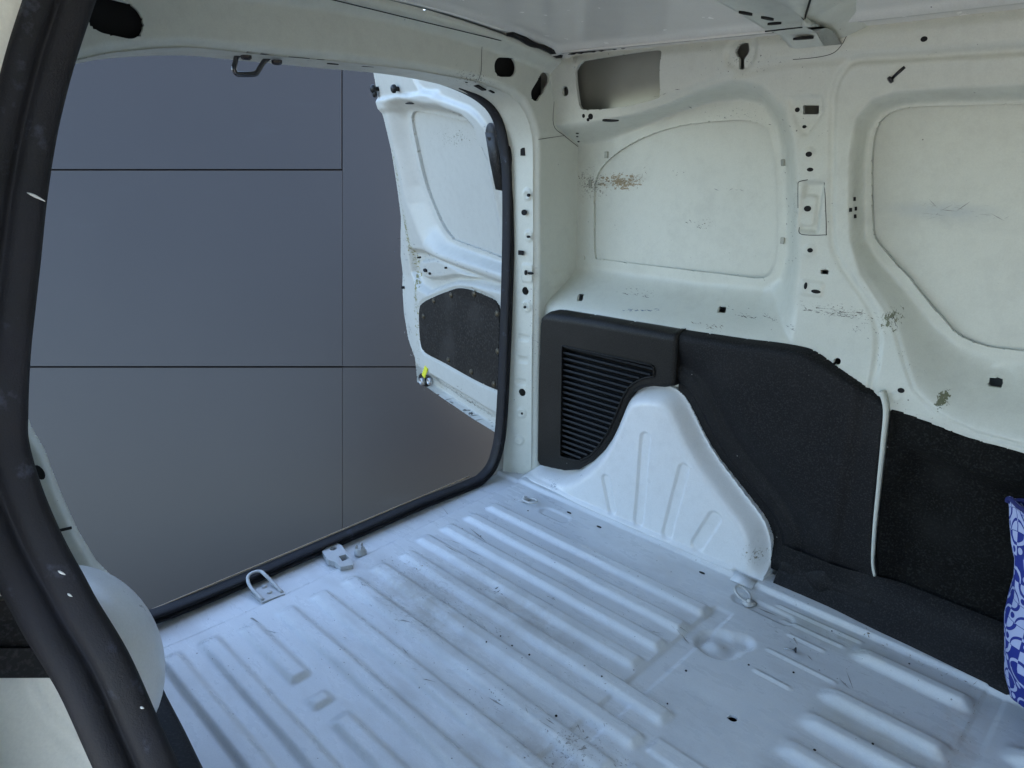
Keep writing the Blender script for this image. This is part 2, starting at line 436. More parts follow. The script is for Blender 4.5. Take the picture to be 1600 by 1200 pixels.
slots = [((-1.033, 1.371), .008), ((-.721, 1.374), .008)]
def floor_sd(U, V):
    d = np.full(U.shape, 1.)
    for c, r in floor_holes: d = np.minimum(d, -sdseg(U, V, c, (c[0]+1e-5, c[1]), r))
    return d
rng2 = np.random.default_rng(7)
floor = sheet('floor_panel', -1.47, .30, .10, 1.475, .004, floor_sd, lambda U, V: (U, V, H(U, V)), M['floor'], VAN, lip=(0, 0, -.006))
def H_fast(x, y):
    global rng2
    rng2 = np.random.default_rng(7)
    return H(np.array(x)[:, None], np.array(y)[:, None])[:, 0]
def floor_z(x, y):
    global rng2
    rng2 = np.random.default_rng(7)
    return float(H(np.array([[x]]), np.array([[y]]))[0, 0])
def bx(name, x0, x1, y0, y1, z0, z1, mat, parent=VAN, bev=.0):
    vs, fs = box_vf(x1-x0, y1-y0, z1-z0, .12) if not bev else box_vf(x1-x0, y1-y0, z1-z0, bev)
    return link(name, mesh(name, [(v[0]+(x0+x1)/2, v[1]+(y0+y1)/2, v[2]+(z0+z1)/2) for v in vs], fs), mat, parent, smooth=False)
bx('floor_underbody', -1.46, 1.2, -.02, 1.68, -.12, -.03, M['void'])
# slots and drain holes too small to cut
def disc_vf(rx, ry, n=14, t=.0012):
    poly = [(rx*math.cos(2*math.pi*k/n), ry*math.sin(2*math.pi*k/n)) for k in range(n)]
    return prism_vf(poly, -.002, t)
for (x, y) in ((-1.033, 1.371), (-.721, 1.374), (-1.14, 1.372)):
    place('slot_hole', disc_vf(.008, .0035), (x, y, floor_z(x, y)), (0, 0, 1), M['void'], floor, tang=(1, 0, 0))
    
small = []
for (u, v, r) in [(825, 797, 2), (1072, 1047, 2.2), (760, 1008, 1.5), (800, 1008, 2), (827, 1022, 2), (782, 993, 1.5), (1170, 1038, 2), (940, 1063, 1.6), (1240, 1050, 2),
                  (1043, 1098, 1.5), (708, 821, 1.5), (722, 827, 1.5), (751, 837, 1.5), (869, 1117, 2.4), (1300, 985, 1.5), (1421, 1036, 1.6), (1362, 1171, 2.0), (1273, 1171, 2.4)]:
    p = onZ(u, v, .002); q = shift(disc_vf(r*.0011, r*.0011, 7), (p[0], p[1], floor_z(p[0], p[1]))); small.append(q)
grit = link('paint_chips', mesh('paint_chips', *merge(*small)), M['void'], floor, smooth=False); grit['kind'] = 'stuff'

# lashing rings
def ring(u, v, ang, tilt):
    p = onZ(u, v, .004); z = floor_z(p[0], p[1])
    t = [(math.cos(a)*.022, math.sin(a)*.014) for a in np.linspace(0, 2*math.pi, 25)[:-1]]
    ca, sa = math.cos(ang), math.sin(ang)
    path = [(p[0]+x*ca-y*sa, p[1]+x*sa+y*ca, z+.006+tilt*(x+.022)) for x, y in t]
    base = place('lashing_ring', box_vf(.026, .03, .008, .3), (p[0]-.024*ca, p[1]-.024*sa, z+.003), (0, 0, 1), M['steel_w'], VAN, tang=(ca, sa, 0))
    sweep('ring', path, circ(.0032, 8), M['steel_w'], base, up=(0, 0, 1), closed=True)
    place('rivet', lathe([(.0055, 0), (.005, .004), (.0025, .006), (0, .006)], 12), (p[0]-.024*ca, p[1]-.024*sa, z+.007), (0, 0, 1), M['steel_w'], base)
M['steel_w'] = paint('painted_ring_steel', (.50, .51, .50), .35, dirt=.5, specks=.8)
ring(829, 784, 0, .12); ring(1160, 930, 2.7, .28)

# strikers and bolt on the sill
def on_sill(u, v, z=.0): return onZ(u, v, z)
lp = [onZ(u, v, z) for u, v, z in [(411, 938, .002), (392, 918, .012), (387, 903, .020), (395, 895, .022), (407, 893, .022), (415, 899, .020), (424, 908, .012), (441, 926, .002)]]
st = link('striker_loop', mesh('striker_loop', *merge(box_vf(.001, .001, .001))), M['steel_w'], VAN)
bpy.data.objects.remove(st)
pl = prism_vf([tuple(onZ(u, v, .004)[:2]) for u, v in [(391, 925), (425, 908), (445, 927), (410, 940)]], -.006, .003)
st = link('striker_plate', mesh('striker_plate', *pl), M['steel_w'], VAN, smooth=False)
sweep('striker_loop', crv(lp, 5), circ(.0042, 8), M['steel_w'], st, up=(0, 0, 1))
for u, v in ((413, 917), (421, 926)):
    p = onZ(u, v, .003); place('rivet', lathe([(.006, -.002), (.006, .002), (.004, .004), (0, .004)], 12), (p[0], p[1], .003), (0, 0, 1), M['steel_w'], st)
def frame_plate(name, outer, holes, z0, z1, mat, parent):
    o = [tuple(onZ(u, v, z1)[:2]) for u, v in outer]
    A = np.array(o)
    def sd(U, V):
        d = sdpoly(U, V, o)
        for h in holes: d = np.minimum(d, -sdpoly(U, V, [tuple(onZ(u, v, z1)[:2]) for u, v in h]))
        return d
    return sheet(name, A[:, 0].min()-.003, A[:, 0].max()+.003, A[:, 1].min()-.003, A[:, 1].max()+.003, .0022, sd,
                 lambda U, V: (U, V, np.full(U.shape, z1)+0*U), mat, parent, lip=(0, 0, z0-z1))
frame_plate('latch_bracket', [(503, 861), (512, 855), (526, 848), (534, 852), (550, 874), (552, 882), (532, 886), (524, 878), (511, 874)],
            [[(515, 857), (519, 854), (525, 854), (527, 857), (522, 860), (516, 860)], [(529, 869), (540, 866), (546, 872), (535, 877)]], -.004, .012, M['steel_w'], VAN)
p = onZ(563, 861, .004)
bl = place('floor_bolt', lathe([(.016, -.004), (.016, .003), (.012, .005), (.012, .012), (.010, .014), (0, .012)], 18), (p[0], p[1], .0), (0, 0, 1), M['steel_w'], VAN)
for a in (0, 2.1, 4.2): place('tab', box_vf(.004, .006, .010, .2), (p[0]+.009*math.cos(a), p[1]+.009*math.sin(a), .017), (0, 0, 1), M['steel_w'], bl)

# ================================================================== FAR SIDE PANEL
YO, YI = 1.535, 1.635
R1o = np.concatenate([chaikin(yf([(700, 215), (905, 190), (960, 183), (1000, 177), (1050, 160), (1100, 138), (1150, 124), (1200, 135), (1232, 170), (1246, 215), (1252, 300), (1254, 400), (1248, 460)], YO), 1, False) if False else np.array(yf([(640, 215), (905, 190), (960, 183), (1000, 177), (1050, 160), (1100, 138), (1150, 122), (1195, 130), (1230, 165), (1245, 215), (1252, 300), (1254, 400), (1248, 460)], YO)),
                      np.array(yf([(1236, 545), (1060, 520), (865, 486), (640, 440)], 1.49))])
R1i = np.array(yf([(560, 250), (905, 230), (950, 221), (1000, 200), (1050, 178), (1110, 160), (1160, 156), (1195, 166), (1215, 200), (1226, 260), (1230, 330), (1230, 400), (1220, 432), (1195, 446), (1100, 440), (905, 414), (560, 360)], YI))
R2o = np.array(yf([(2300, 105), (1600, 133), (1480, 138), (1400, 143), (1360, 155), (1334, 185), (1326, 240), (1324, 320), (1326, 375), (1342, 430), (1385, 495), (1412, 560), (1432, 605), (1472, 645), (1530, 673), (1600, 692), (2300, 800)], 1.53))
R2i = np.array(yf([(2300, 150), (1600, 158), (1480, 160), (1415, 164), (1376, 178), (1358, 205), (1350, 260), (1349, 330), (1352, 378), (1375, 410), (1420, 460), (1462, 510), (1500, 540), (1550, 555), (1600, 563), (2300, 640)], 1.585))
WIN1 = crv(yf([(928, 330), (929, 290), (940, 262), (965, 238), (1005, 215), (1060, 197), (1120, 190), (1165, 188), (1195, 196), (1210, 220), (1217, 270), (1219, 340), (1218, 400), (1208, 426), (1188, 434), (1130, 428), (1000, 413), (940, 405), (929, 398)], YI), 4, True)
WIN2 = crv(yf([(2100, 165), (1600, 163), (1500, 165), (1420, 168), (1385, 180), (1368, 205), (1362, 250), (1362, 320), (1365, 365), (1380, 390), (1420, 435), (1470, 495), (1500, 525), (1540, 541), (1600, 549), (2100, 600)], 1.59), 4, True)
HOLE_RAIL = chaikin(yf([(904, 98), (950, 90), (1000, 82), (1035, 78), (1040, 84), (1036, 100), (1030, 150), (1026, 154), (990, 163), (968, 168), (910, 172), (903, 169), (902, 150)], 1.52), 1)
def emb(U, V, c, r, e=.003): return sstep(-(np.hypot(U-c[0], V-c[1])-r)/e)
def P1(u, v, y=1.53): p = onY(u, v, y); return (p[0], p[2])
def yfar(U, V, fine=True):
    z = V; x = U
    base = 1.497+.038*sstep((z-.50)/.16)-.03*sstep((z-1.02)/.16)
    base = base+.012*sstep((z-1.17)/.03)
    o1, i1 = sdpoly(x, z, R1o), sdpoly(x, z, R1i)
    t = sstep(np.clip(o1, 0, None)/(np.clip(o1, 0, None)+np.clip(-i1, 0, None)+1e-6))
    dep = YI-.012*sstep((x+1.2)/.5)
    y = base*(1-t)+dep*t
    o2, i2 = sdpoly(x, z, R2o), sdpoly(x, z, R2i)
    t = sstep(np.clip(o2, 0, None)/(np.clip(o2, 0, None)+np.clip(-i2, 0, None)+1e-6))
    # step just inside the rim of the front bay
    y = y*(1-t)+1.59*t
    y = y+.004*sstep(o2/.004)*sstep(-o2/.004+2.2)
    if not fine: return y
    # bead that runs up the pillar and along the rail
    bead = crv([P1(u, v) for u, v in [(1600, 80), (1480, 87), (1400, 92), (1345, 95), (1322, 110), (1306, 138), (1299, 175), (1298, 260), (1298, 360), (1305, 400), (1330, 440), (1355, 478), (1372, 520), (1375, 560), (1371, 600), (1368, 632)]], 4)
    d = np.full(x.shape, 9.)
    for a, b in zip(bead[:-1], bead[1:]): d = np.minimum(d, -sdseg(x, z, a, b))
    y = y+.006*(1-sstep(d/.011))
    # crease along the rail
    cre = crv([P1(u, v) for u, v in [(1000, 176), (1080, 146), (1170, 112), (1250, 97), (1345, 92), (1480, 84), (1600, 78), (1900, 66)]], 3)
    d = np.full(x.shape, 9.)
    for a, b in zip(cre[:-1], cre[1:]): d = np.minimum(d, -sdseg(x, z, a, b))
    y = y+.004*(1-sstep(d/.016))
    # dimples and pockets on the centre pillar
    for u, v, r in [(1265, 241, 12), (1267, 391, 12), (1412, 612, 10)]:
        c = P1(u, v, 1.54); y = y-.0035*emb(x, z, c, r*.00135, .006)
    c = P1(1268, 324, 1.54); y = y+.012*sstep(sdbox(x, z, c, .026, .056, .008)/.012)-.006*sstep(sdbox(x, z, (c[0]-.004, c[1]-.008), .016, .034, .012)/.004)
    c = P1(1270, 450, 1.54); y = y-.0045*sstep(sdbox(x, z, c, .027, .018, .008)/.005)
    c = P1(1262, 166, 1.53); y = y+.005*sstep(sdpoly(x, z, [P1(u, v) for u, v in [(1226, 148), (1288, 146), (1290, 175), (1262, 215), (1248, 215), (1236, 185)]])/.010)
    c = P1(1160, 82, 1.515); y = y+.008*sstep((.042-np.hypot(x-c[0], z-c[1]))/.014)
    c = P1(1555, 598, 1.54); y = y+.003*emb(x, z, c, .03, .012)
    y = y+.0012*np.sin(x*11+z*7)+.0008*np.sin(x*31-z*23)
    return y
def hitfar_many(uv):
    D_ = np.array([ray(u, v) for u, v in uv]); y = np.full(len(uv), 1.55)
    for _ in range(8):
        P = D_*(y/D_[:, 1])[:, None]+CAM*np.array([1, 0, 1]); y = .5*y+.5*yfar(P[:, :1], P[:, 2:3])[:, 0]
    return D_*(y/D_[:, 1])[:, None]+CAM*np.array([1, 0, 1])
def hitfar(u, v): return hitfar_many([(u, v)])[0]
def nfar(p):
    e = .004; f = lambda a, b: float(yfar(np.array([[a]]), np.array([[b]]))[0, 0])
    dx = (f(p[0]+e, p[2])-f(p[0]-e, p[2]))/(2*e); dz = (f(p[0], p[2]+e)-f(p[0], p[2]-e))/(2*e)
    n = np.array([dx, -1, dz]); return n/np.linalg.norm(n)
def qhole(pts): 
    return [tuple(hitfar(u, v)[[0, 2]]) for u, v in pts]
def rectpx(u, v, w_, h_, sk=0): return [(u-w_/2, v-h_/2+sk), (u+w_/2, v-h_/2), (u+w_/2, v+h_/2), (u-w_/2, v+h_/2+sk)]
HS = [qhole(rectpx(1267, 171.5, 25, 14)), qhole([(903, 460), (912, 460), (910, 471), (901, 470)]), qhole([(1123, 479), (1135, 480), (1133, 490), (1120, 489)]),
      qhole([(1546, 590), (1567, 592), (1565, 607), (1544, 604)]), qhole(rectpx(1288, 425, 12, 7))]
kc = hitfar(1160, 79); KEY = (kc[0], kc[2])
rc1 = hitfar(1308, 565); rc2 = hitfar(883, 143)
fp0 = yf([(1372, 655), (1388, 640), (1402, 638), (1450, 656), (1520, 682), (1600, 707), (1800, 760), (2300, 850)], 1.50)
fpx, fpz = [p[0] for p in fp0], [p[1] for p in fp0]
def side_sd(U, V):
    dcut = np.where(U > fp0[0][0], V-np.interp(U, fpx, fpz)+.004, 1.)
    d = np.minimum(-sdpoly(U, V, WIN1), -sdpoly(U, V, WIN2)); d = np.minimum(d, -sdpoly(U, V, HOLE_RAIL))
    d = np.minimum(d, dcut)
    for h in HS: d = np.minimum(d, -sdpoly(U, V, h))
    d = np.minimum(d, -sdseg(U, V, KEY, (KEY[0]+.0001, KEY[1]), .0155)); d = np.minimum(d, -sdbox(U, V, (KEY[0]-.001, KEY[1]-.022), .006, .014, .001))
    d = np.minimum(d, -sdseg(U, V, (rc1[0], rc1[2]), (rc1[0]+.0001, rc1[2]), .0075))
    d = np.minimum(d, -sdseg(U, V, (rc2[0], rc2[2]), (rc2[0]+.0001, rc2[2]+.002), .011))
    return d
side = sheet('side_panel', -1.37, .60, .40, 1.215, .0034, side_sd, lambda U, V: (U, yfar(U, V), V), M['side'], VAN, lip=(0, .009, 0))
def blank(name, poly, y, cx_, cz_):
    A = np.array(poly); x0, x1 = A[:, 0].min()-.04, min(A[:, 0].max()+.04, .6); z0, z1 = A[:, 1].min()-.04, A[:, 1].max()+.04
    return sheet(name, x0, x1, z0, z1, .02, None, lambda U, V: (U, y+.006*np.sin((U-x0)*5)*np.sin((V-z0)*7)+.02*(V-z0)**2*0, V), M['side'], side)
blank('window_blank', WIN1, YI+.006, 0, 0); blank('window_blank', WIN2, 1.603, 0, 0)
o = bx('outer_skin', -1.50, 1.2, 1.70, 1.72, -.35, 1.28, M['outer'])
sheet('cavity_liner', -1.35, -.90, 1.055, 1.2, .015, None, lambda U, V: (U, np.maximum(1.595, yfar(U, V)+.04), V), M['skin_in'], o)
# little fittings of the side panel
def dark_on_side(name, u, v, wpx, hpx, kind='round', parent=side, mat=None, t=.0015, ang=0):
    p = hitfar(u, v); n = nfar(p); d = abs((RM.T@(p-CAM))[2])/F_PX
    if kind == 'round': vf = disc_vf(hpx*d/2, wpx*d/2*1.25, 14, t)
    else: vf = shift(box_vf(hpx*d, wpx*d*1.25, t*2, .1), (0, 0, 0))
    return place(name, vf, p, n, mat or M['void'], parent, tang=(math.sin(ang), 0, math.cos(ang)), smooth=False)
for u, v, w_, h_ in [(1246, 171.5, 6, 7), (1257, 198, 5, 5), (1264, 241, 8, 8), (1266, 265, 8, 6), (1262, 326, 9, 9), (1266, 391, 7, 7), (1408, 610, 8, 8), (1444, 61, 8, 8), (923, 182, 7, 9), (954, 188, 22, 8), (1254, 60, 26, 6), (912, 181, 4, 6), (919, 187, 4, 5), (902, 208, 4, 3), (902, 213, 3, 3), (904, 221, 3, 3)]:
    dark_on_side('screw_hole', u, v, w_, h_)
for u, v, w_, h_ in [(1259, 446.5, 4, 11), (1275, 455.5, 12, 6)]: dark_on_side('slot_hole', u, v, w_, h_)
for u, v in [(1335, 311), (1329, 328), (1337, 326), (1336, 338)]: dark_on_side('clip_hole', u, v, 4, 6, 'sq')
for u, v in [(1224, 254), (1223, 376), (948, 242), (923, 286)]: dark_on_side('clip', u, v, 5, 10, 'sq', mat=M['skin_in'], t=.004)
dark_on_side('clip', 912, 403, 5, 8, 'round', mat=M['side'], t=.004)
# black push clip that hangs from the rail
p = hitfar(1404, 113); n = nfar(p)
c0 = p-n*.002
pin = sweep('push_pin', [c0+n*.001+np.array([-.010, 0, -.010]), c0+n*.005, c0+n*.004+np.array([.010, 0, .009])], circ(.003, 8), M['dkmetal'], side, up=(0, 1, 0))
place('pin_head', lathe([(.0065, 0), (.0065, .004), (0, .005)], 12), c0+n*.002+np.array([-.011, 0, -.011]), (-.6, -.5, -.6), M['dkmetal'], pin)
# clip stud on rail left of the hole, small hanging peg at the roof
p = hitfar(899, 92); place('stud', lathe([(.007, 0), (.006, .022), (0, .024)], 10), p, (0, -.3, -1), M['side'], side)
p = hitfar(1410, 12); place('stud', lathe([(.011, 0), (.006, .03), (0, .034)], 10), p+np.array([0, -.008, .012]), (.1, -.2, -1), M['side'], side)

# ================================================================== REAR FRAME (header and corner pillars)
Ipx = [(115, 96), (170, 83), (245, 75), (304, 73), (367, 79), (430, 86), (500, 92), (587, 101), (645, 108), (685, 115), (745, 126), (778, 137), (801, 147), (817, 161), (827, 178), (834, 196), (838, 215), (839, 245), (839, 280), (839, 400), (838, 500), (836.5, 600), (836, 690), (835, 742)]
I = xf(Ipx, -1.36)
yr = I[-1][0]
nearI = [(.31, .02), (.31, .12), (.295, .19), (.274, .235), (.255, .31), (.241, .40), (.233, .477), (.222, .52), (.212, .60), (.21, .80), (.25, .98), (.31, 1.06)]
AP = np.array([( .20, -.1)]+nearI+I+[(yr, -.1)])
SL = [crv(xf([(785, 103), (792, 94), (806, 95), (809, 106), (803, 116), (785, 117), (775, 112), (776, 96)], -1.36), 3, True) if False else None]
s1 = xf([(783, 105), (796, 105)], -1.36); s2 = xf([(836, 147), (850, 124)], -1.36); s3 = xf([(163, 24), (197, 32)], -1.36)
def rear_sd(U, V):
    d = -sdpoly(U, V, AP)
    top = 1.262-.075*((U-.81)/.70)**2-V
    d = np.minimum(d, top); d = np.minimum(d, np.interp(V, [0, .45, .60, .985, 1.035, 1.3], [1.52, 1.54, 1.66, 1.66, 1.56, 1.53])-U)
    for s_, r in ((s1, .022), (s2, .017), (s3, .027)): d = np.minimum(d, -sdseg(U, V, s_[0], s_[1], r))
    return d
def rear_x(U, V):
    x = -1.36+0*U
    dd = -sdpoly(U, V, AP)
    x = x+.0-.018*(1-sstep(dd/.02))**2          # rounded edge into the aperture
    x = x+.035*sstep((V-(1.225-.075*((U-.81)/.70)**2))/.03)   # turned flange under the roof
    c = xf([(872, 435)], -1.36)[0]; x = x+.003*sstep(sdseg(U, V, (c[0]-.02, c[1]), (c[0]+.02, c[1]), .024)/.006)
    x = x+.0015*sstep((U-1.33)/.002)*sstep((V-1.0)/.01)
    x = x+.0012*np.sin(U*9)*np.sin(V*12)
    return x
rear = sheet('rear_frame', -.02, 1.66, -.02, 1.27, .004, rear_sd, lambda U, V: (rear_x(U, V), U, V), M['pillar'], VAN, lip=(-.006, 0, 0), flip=True)
sheet('frame_shade_sheet', .02, 1.60, -.02, 1.22, .01, lambda U, V: np.minimum(-sdpoly(U, V, AP)-.014, np.minimum(1.50-U+.12*(V < 1.0), V-.2)), lambda U, V: (np.full(U.shape, -1.385), U, V), M['void'], rear, flip=True)  # black sheet added behind the slots, stands in for the shade inside
# reveal: from the frame edge out to the seal flange
Opx = [(115, 100), (170, 90), (245, 85), (304, 85), (367, 91), (430, 97), (500, 104), (560, 109), (610, 114), (660, 122), (700, 131), (735, 143), (760, 155), (778, 172), (790, 195), (799, 222), (804, 250), (806, 300), (807, 400), (806, 500), (803, 600), (799, 690), (796, 742)]
O = crv(xf(Opx, -1.43), 6); Ic = crv([(a, b) for a, b in I], 6)
def resamp(P, n):
    P = np.array(P); L = np.r_[0, np.cumsum(np.linalg.norm(np.diff(P, axis=0), axis=1))]; t = np.linspace(0, L[-1], n)
    return np.stack([np.interp(t, L, P[:, k]) for k in range(P.shape[1])], 1)
nA = 560
ZC = .93
def split(P, n1, n2):
    P = np.array(P); k = int(np.nonzero(P[:, 1] > ZC)[0][-1])+1
    t = (ZC-P[k-1, 1])/(P[k, 1]-P[k-1, 1]); c = P[k-1]+(P[k]-P[k-1])*t
    A_ = resamp(np.concatenate([P[:k], [c]]), n1); B_ = np.concatenate([[c], P[k:]])
    z = np.linspace(ZC, -.012, n2+1)[1:]; return np.concatenate([A_, np.stack([np.interp(-z, -B_[:, 1], B_[:, 0]), z], 1)])
Or, Ir = split(O, 320, nA-320), split(Ic, 320, nA-320)
feat = []
def Apt(u, v): p = onY(u, v, 1.457); return p[0], p[2]
for u, v, r, k in [(823, 304, 10, 'd'), (824, 369, 10, 'd'), (821, 479, 11, 'd'), (815.5, 645, 10, 'd'), (813, 687, 10, 'd')]: feat.append((*Apt(u, v), r*.0017, k))
for u, v in [(817, 528), (816, 562), (814, 597)]: feat.append((*Apt(u, v), .024, 'r'))
feat.append((*Apt(822, 427), .03, 's'))
AH = [(Apt(819, 455), .0115), (Apt(816, 613), .0115)]
def rv_pos(U, V):                                 # U 0..nA-1, V 0..1 (inner edge -> flange)
    iy = np.interp(U, np.arange(nA), Ir[:, 0]); iz = np.interp(U, np.arange(nA), Ir[:, 1])
    oy = np.interp(U, np.arange(nA), Or[:, 0]); oz = np.interp(U, np.arange(nA), Or[:, 1])
    x = -1.375-.085*V; y = iy*(1-V)+oy*V; z = iz*(1-V)+oz*V
    off = .012*(1-sstep(V/.16))**2*0
    for fx, fz, r, k in feat:
        X_, Z_ = x-fx, z-fz
        if k == 'd': a = sstep((r-np.hypot(X_, Z_))/.004); b = sstep((r*.45-np.hypot(X_, Z_))/.003); off = off-.004*a+.0025*b
        if k == 'r': a = sstep(sdbox(X_, Z_, (0, 0), .020, .011, .008)/.004); off = off+.004*a
        if k == 's': a = sstep(sdbox(X_, Z_, (0, 0), .022, .028, .012)/.004); off = off-.004*a
    side_ = sstep((U-nA*.5)/(nA*.08))
    return x, y+off*side_, z
def rv_sd(U, V):
    x, y, z = rv_pos(U, V); d = np.full(U.shape, 1.)
    for c, r in AH: d = np.minimum(d, (np.hypot(x-c[0], z-c[1])-r)*200*(U > nA*.5)+1.*(U <= nA*.5))
    return d
def reveal():
    nv = 29; U, V = np.meshgrid(np.arange(0, nA), np.linspace(0, 1, nv), indexing='ij'); U = U.astype(float)
    X, Y, Z = rv_pos(U, V); keep = np.ones((nA-1, nv-1), bool)
    for c, r in AH:
        D = np.hypot(X-c[0], Z-c[1])-r; D = np.where(U > nA*.5, D, 9)
        C_ = (D[:-1, :-1]+D[1:, :-1]+D[1:, 1:]+D[:-1, 1:])/4; keep &= C_ > 0
        near = np.abs(D) < .0022; k = (D+r)/r
        k = np.where(near, r/(D+r), 1); X = c[0]+(X-c[0])*k; Z = c[1]+(Z-c[1])*k
    idx = np.arange(nA*nv).reshape(nA, nv); ii, jj = np.nonzero(keep)
    q = np.stack([idx[ii, jj], idx[ii, jj+1], idx[ii+1, jj+1], idx[ii+1, jj]], 1)
    vs = np.stack([X.ravel(), Y.ravel(), Z.ravel()], 1)
    return link('reveal', mesh('reveal', vs, [tuple(int(a) for a in r) for r in q]), M['pillar'], rear)
rvl = reveal()
bx('cavity_box', -1.465, -1.372, 1.472, 1.60, -.02, 1.0, M['void'], rear) if False else None
def onA(u, v, off=0):
    p = onY(u, v, 1.4545); return p
def a_mark(name, u, v, w_, h_, vfk='box'):
    p = onA(u, v); d = abs((RM.T@(p-CAM))[2])/F_PX
    vf = box_vf(h_*d, w_*d*1.4, .004, .1) if vfk == 'box' else disc_vf(h_*d/2, w_*d*.7, 12, .002)
    place(name, vf, p, (.12, -1, 0), M['void'], rvl, tang=(0, 0, 1), smooth=False)
for a in [('clip_hole', 817, 237, 6, 12), ('clip_hole', 814, 395, 7, 7)]: a_mark(*a)
for a in [('screw_hole', 826, 305, 4, 5), ('screw_hole', 825.5, 370, 4, 4), ('screw_hole', 819, 332, 7, 9), ('screw_hole', 820, 480, 3, 4), ('screw_hole', 816, 646, 3, 4), ('screw_hole', 813, 688, 3, 4), ('slot_hole', 821.5, 426, 3, 8), ('slot_hole', 829, 427, 8, 4)]: a_mark(*a, vfk='c')
# marks on the underside of the header
def h_mark(name, u, v, a, b, vfk='box'):
    p = onX(u, v, -1.40)
    place(name, box_vf(a, b, .003, .1) if vfk == 'box' else disc_vf(a/2, b/2, 12, .0015), p, (0, 0, -1), M['void'], rvl, tang=(0, 1, 0), smooth=False)
for (u, v, a, b) in [(486, 92.5, .028, .016), (573, 101.5, .028, .016)]: h_mark('clip_hole', u, v+2, a, b)
for (u, v, a, b) in [(520, 99.5, .028, .009), (678, 114, .032, .010)]: h_mark('slot_hole', u, v, a, b, 'c')
def c_mark(u, v, a, b):
    p = onX(u, v, -1.395); place('clip_hole', box_vf(a, b, .003, .1), p, (0, -.35, -1), M['void'], rvl, tang=(0, 1, -.3), smooth=False)
c_mark(750, 137, .030, .016); c_mark(768, 143, .016, .008); c_mark(725, 126, .022, .006)
# upper latch loop hanging from the header
lpx = [(376, 84), (367, 100), (366, 110), (370, 115), (376, 116), (394, 116), (401, 114), (405, 108), (412, 97), (420, 86)]
up = [onX(u, v, -1.415) for u, v in lpx]
k1 = sweep('latch_loop', crv(up, 5, True), circ(.0050, 8), M['loop'], VAN, up=(1, 0, 0), closed=True)
q0, q1 = onX(384, 84, -1.40), onX(432, 92, -1.40)
place('latch_plate', box_vf(.085, .05, .006, .3), (q0+q1)/2+np.array([0, 0, .004]), (0, 0, -1), M['dkmetal'], k1, tang=(0, 1, 0), smooth=False)
for q in (q0, q1): place('bolt', lathe([(.010, 0), (.010, .006), (.006, .009), (0, .009)], 6), q+np.array([0, 0, -.002]), (0, 0, -1), M['dkmetal'], k1, smooth=False)

p = onX(61, 738, -1.345); place('pillar_slot', disc_vf(.014, .007, 14, .003), p, (1, 0, 0), M['void'], rear, tang=(0, -.25, 1), smooth=False)
p = onX(92, 829, -1.352); place('pillar_joint', box_vf(.005, .04, .003), p, (1, 0, 0), M['void'], rear, tang=(0, .12, 1), smooth=False)
# ------------------------------------------------------------------ rear seal
far_y = 1.452
loop = [tuple(v) for v in xf([(60, 84), (115, 78), (170, 70), (245, 66), (304, 66), (367, 72), (430, 79), (500, 88), (560, 95), (610, 103), (660, 114), (700, 125), (738, 141), (764, 159), (779, 179), (788, 205), (793, 235), (796, 265), (797, 320), (796, 400), (793, 500), (789, 600), (785, 665), (780, 700), (771, 728), (757, 746), (738, 758)], -1.452)]
loop += [(1.10, .012), (.90, .011), (.6, .010), (.45, .012), (.36, .018), (.29, .035), (.262, .09), (.25, .2), (.23, .34), (.212, .5), (.195, .6), (.19, .8), (.21, .96), (.25, 1.05)]
LP = crv(loop, 5, True)
sp = [(-.014, -.020), (-.0145, .000), (-.013, .008), (-.009, .0115), (-.004, .0095), (-.002, .004), (.000, .003), (.002, .005), (.004, .011), (.009, .0125), (.0125, .009), (.0135, .002), (.013, -.020)]
sp = [(a_*.86, b_) for a_, b_ in sp]
path = np.stack([np.full(len(LP), -1.452), LP[:, 0], LP[:, 1]], 1)
sweep('rear_seal', path, sp, M['seal'], VAN, up=(1, 0, 0), closed=True)
halo_path = [(-1.474, y, .024) for y in np.linspace(1.30, .30, 40)]
sweep('sill_halo', halo_path, circ(.0022, 6), M['edge'], VAN, up=(1, 0, 0))  # pale tube draws a golden halo of light along the sill
# outer rear skin round the aperture (rear face of the corner pillars)
def back_sd(U, V): return -sdpoly(U, V, np.array(LP)+0)*1.0-.012
sheet('rear_skin', -.06, 1.70, -.40, 1.28, .02, back_sd, lambda U, V: (np.full(U.shape, -1.475), U, V), M['outer'], VAN, lip=(-.01, 0, 0))
bx('bumper', -1.62, -1.48, -.08, 1.70, -.34, -.06, M['trim'], bev=.2)

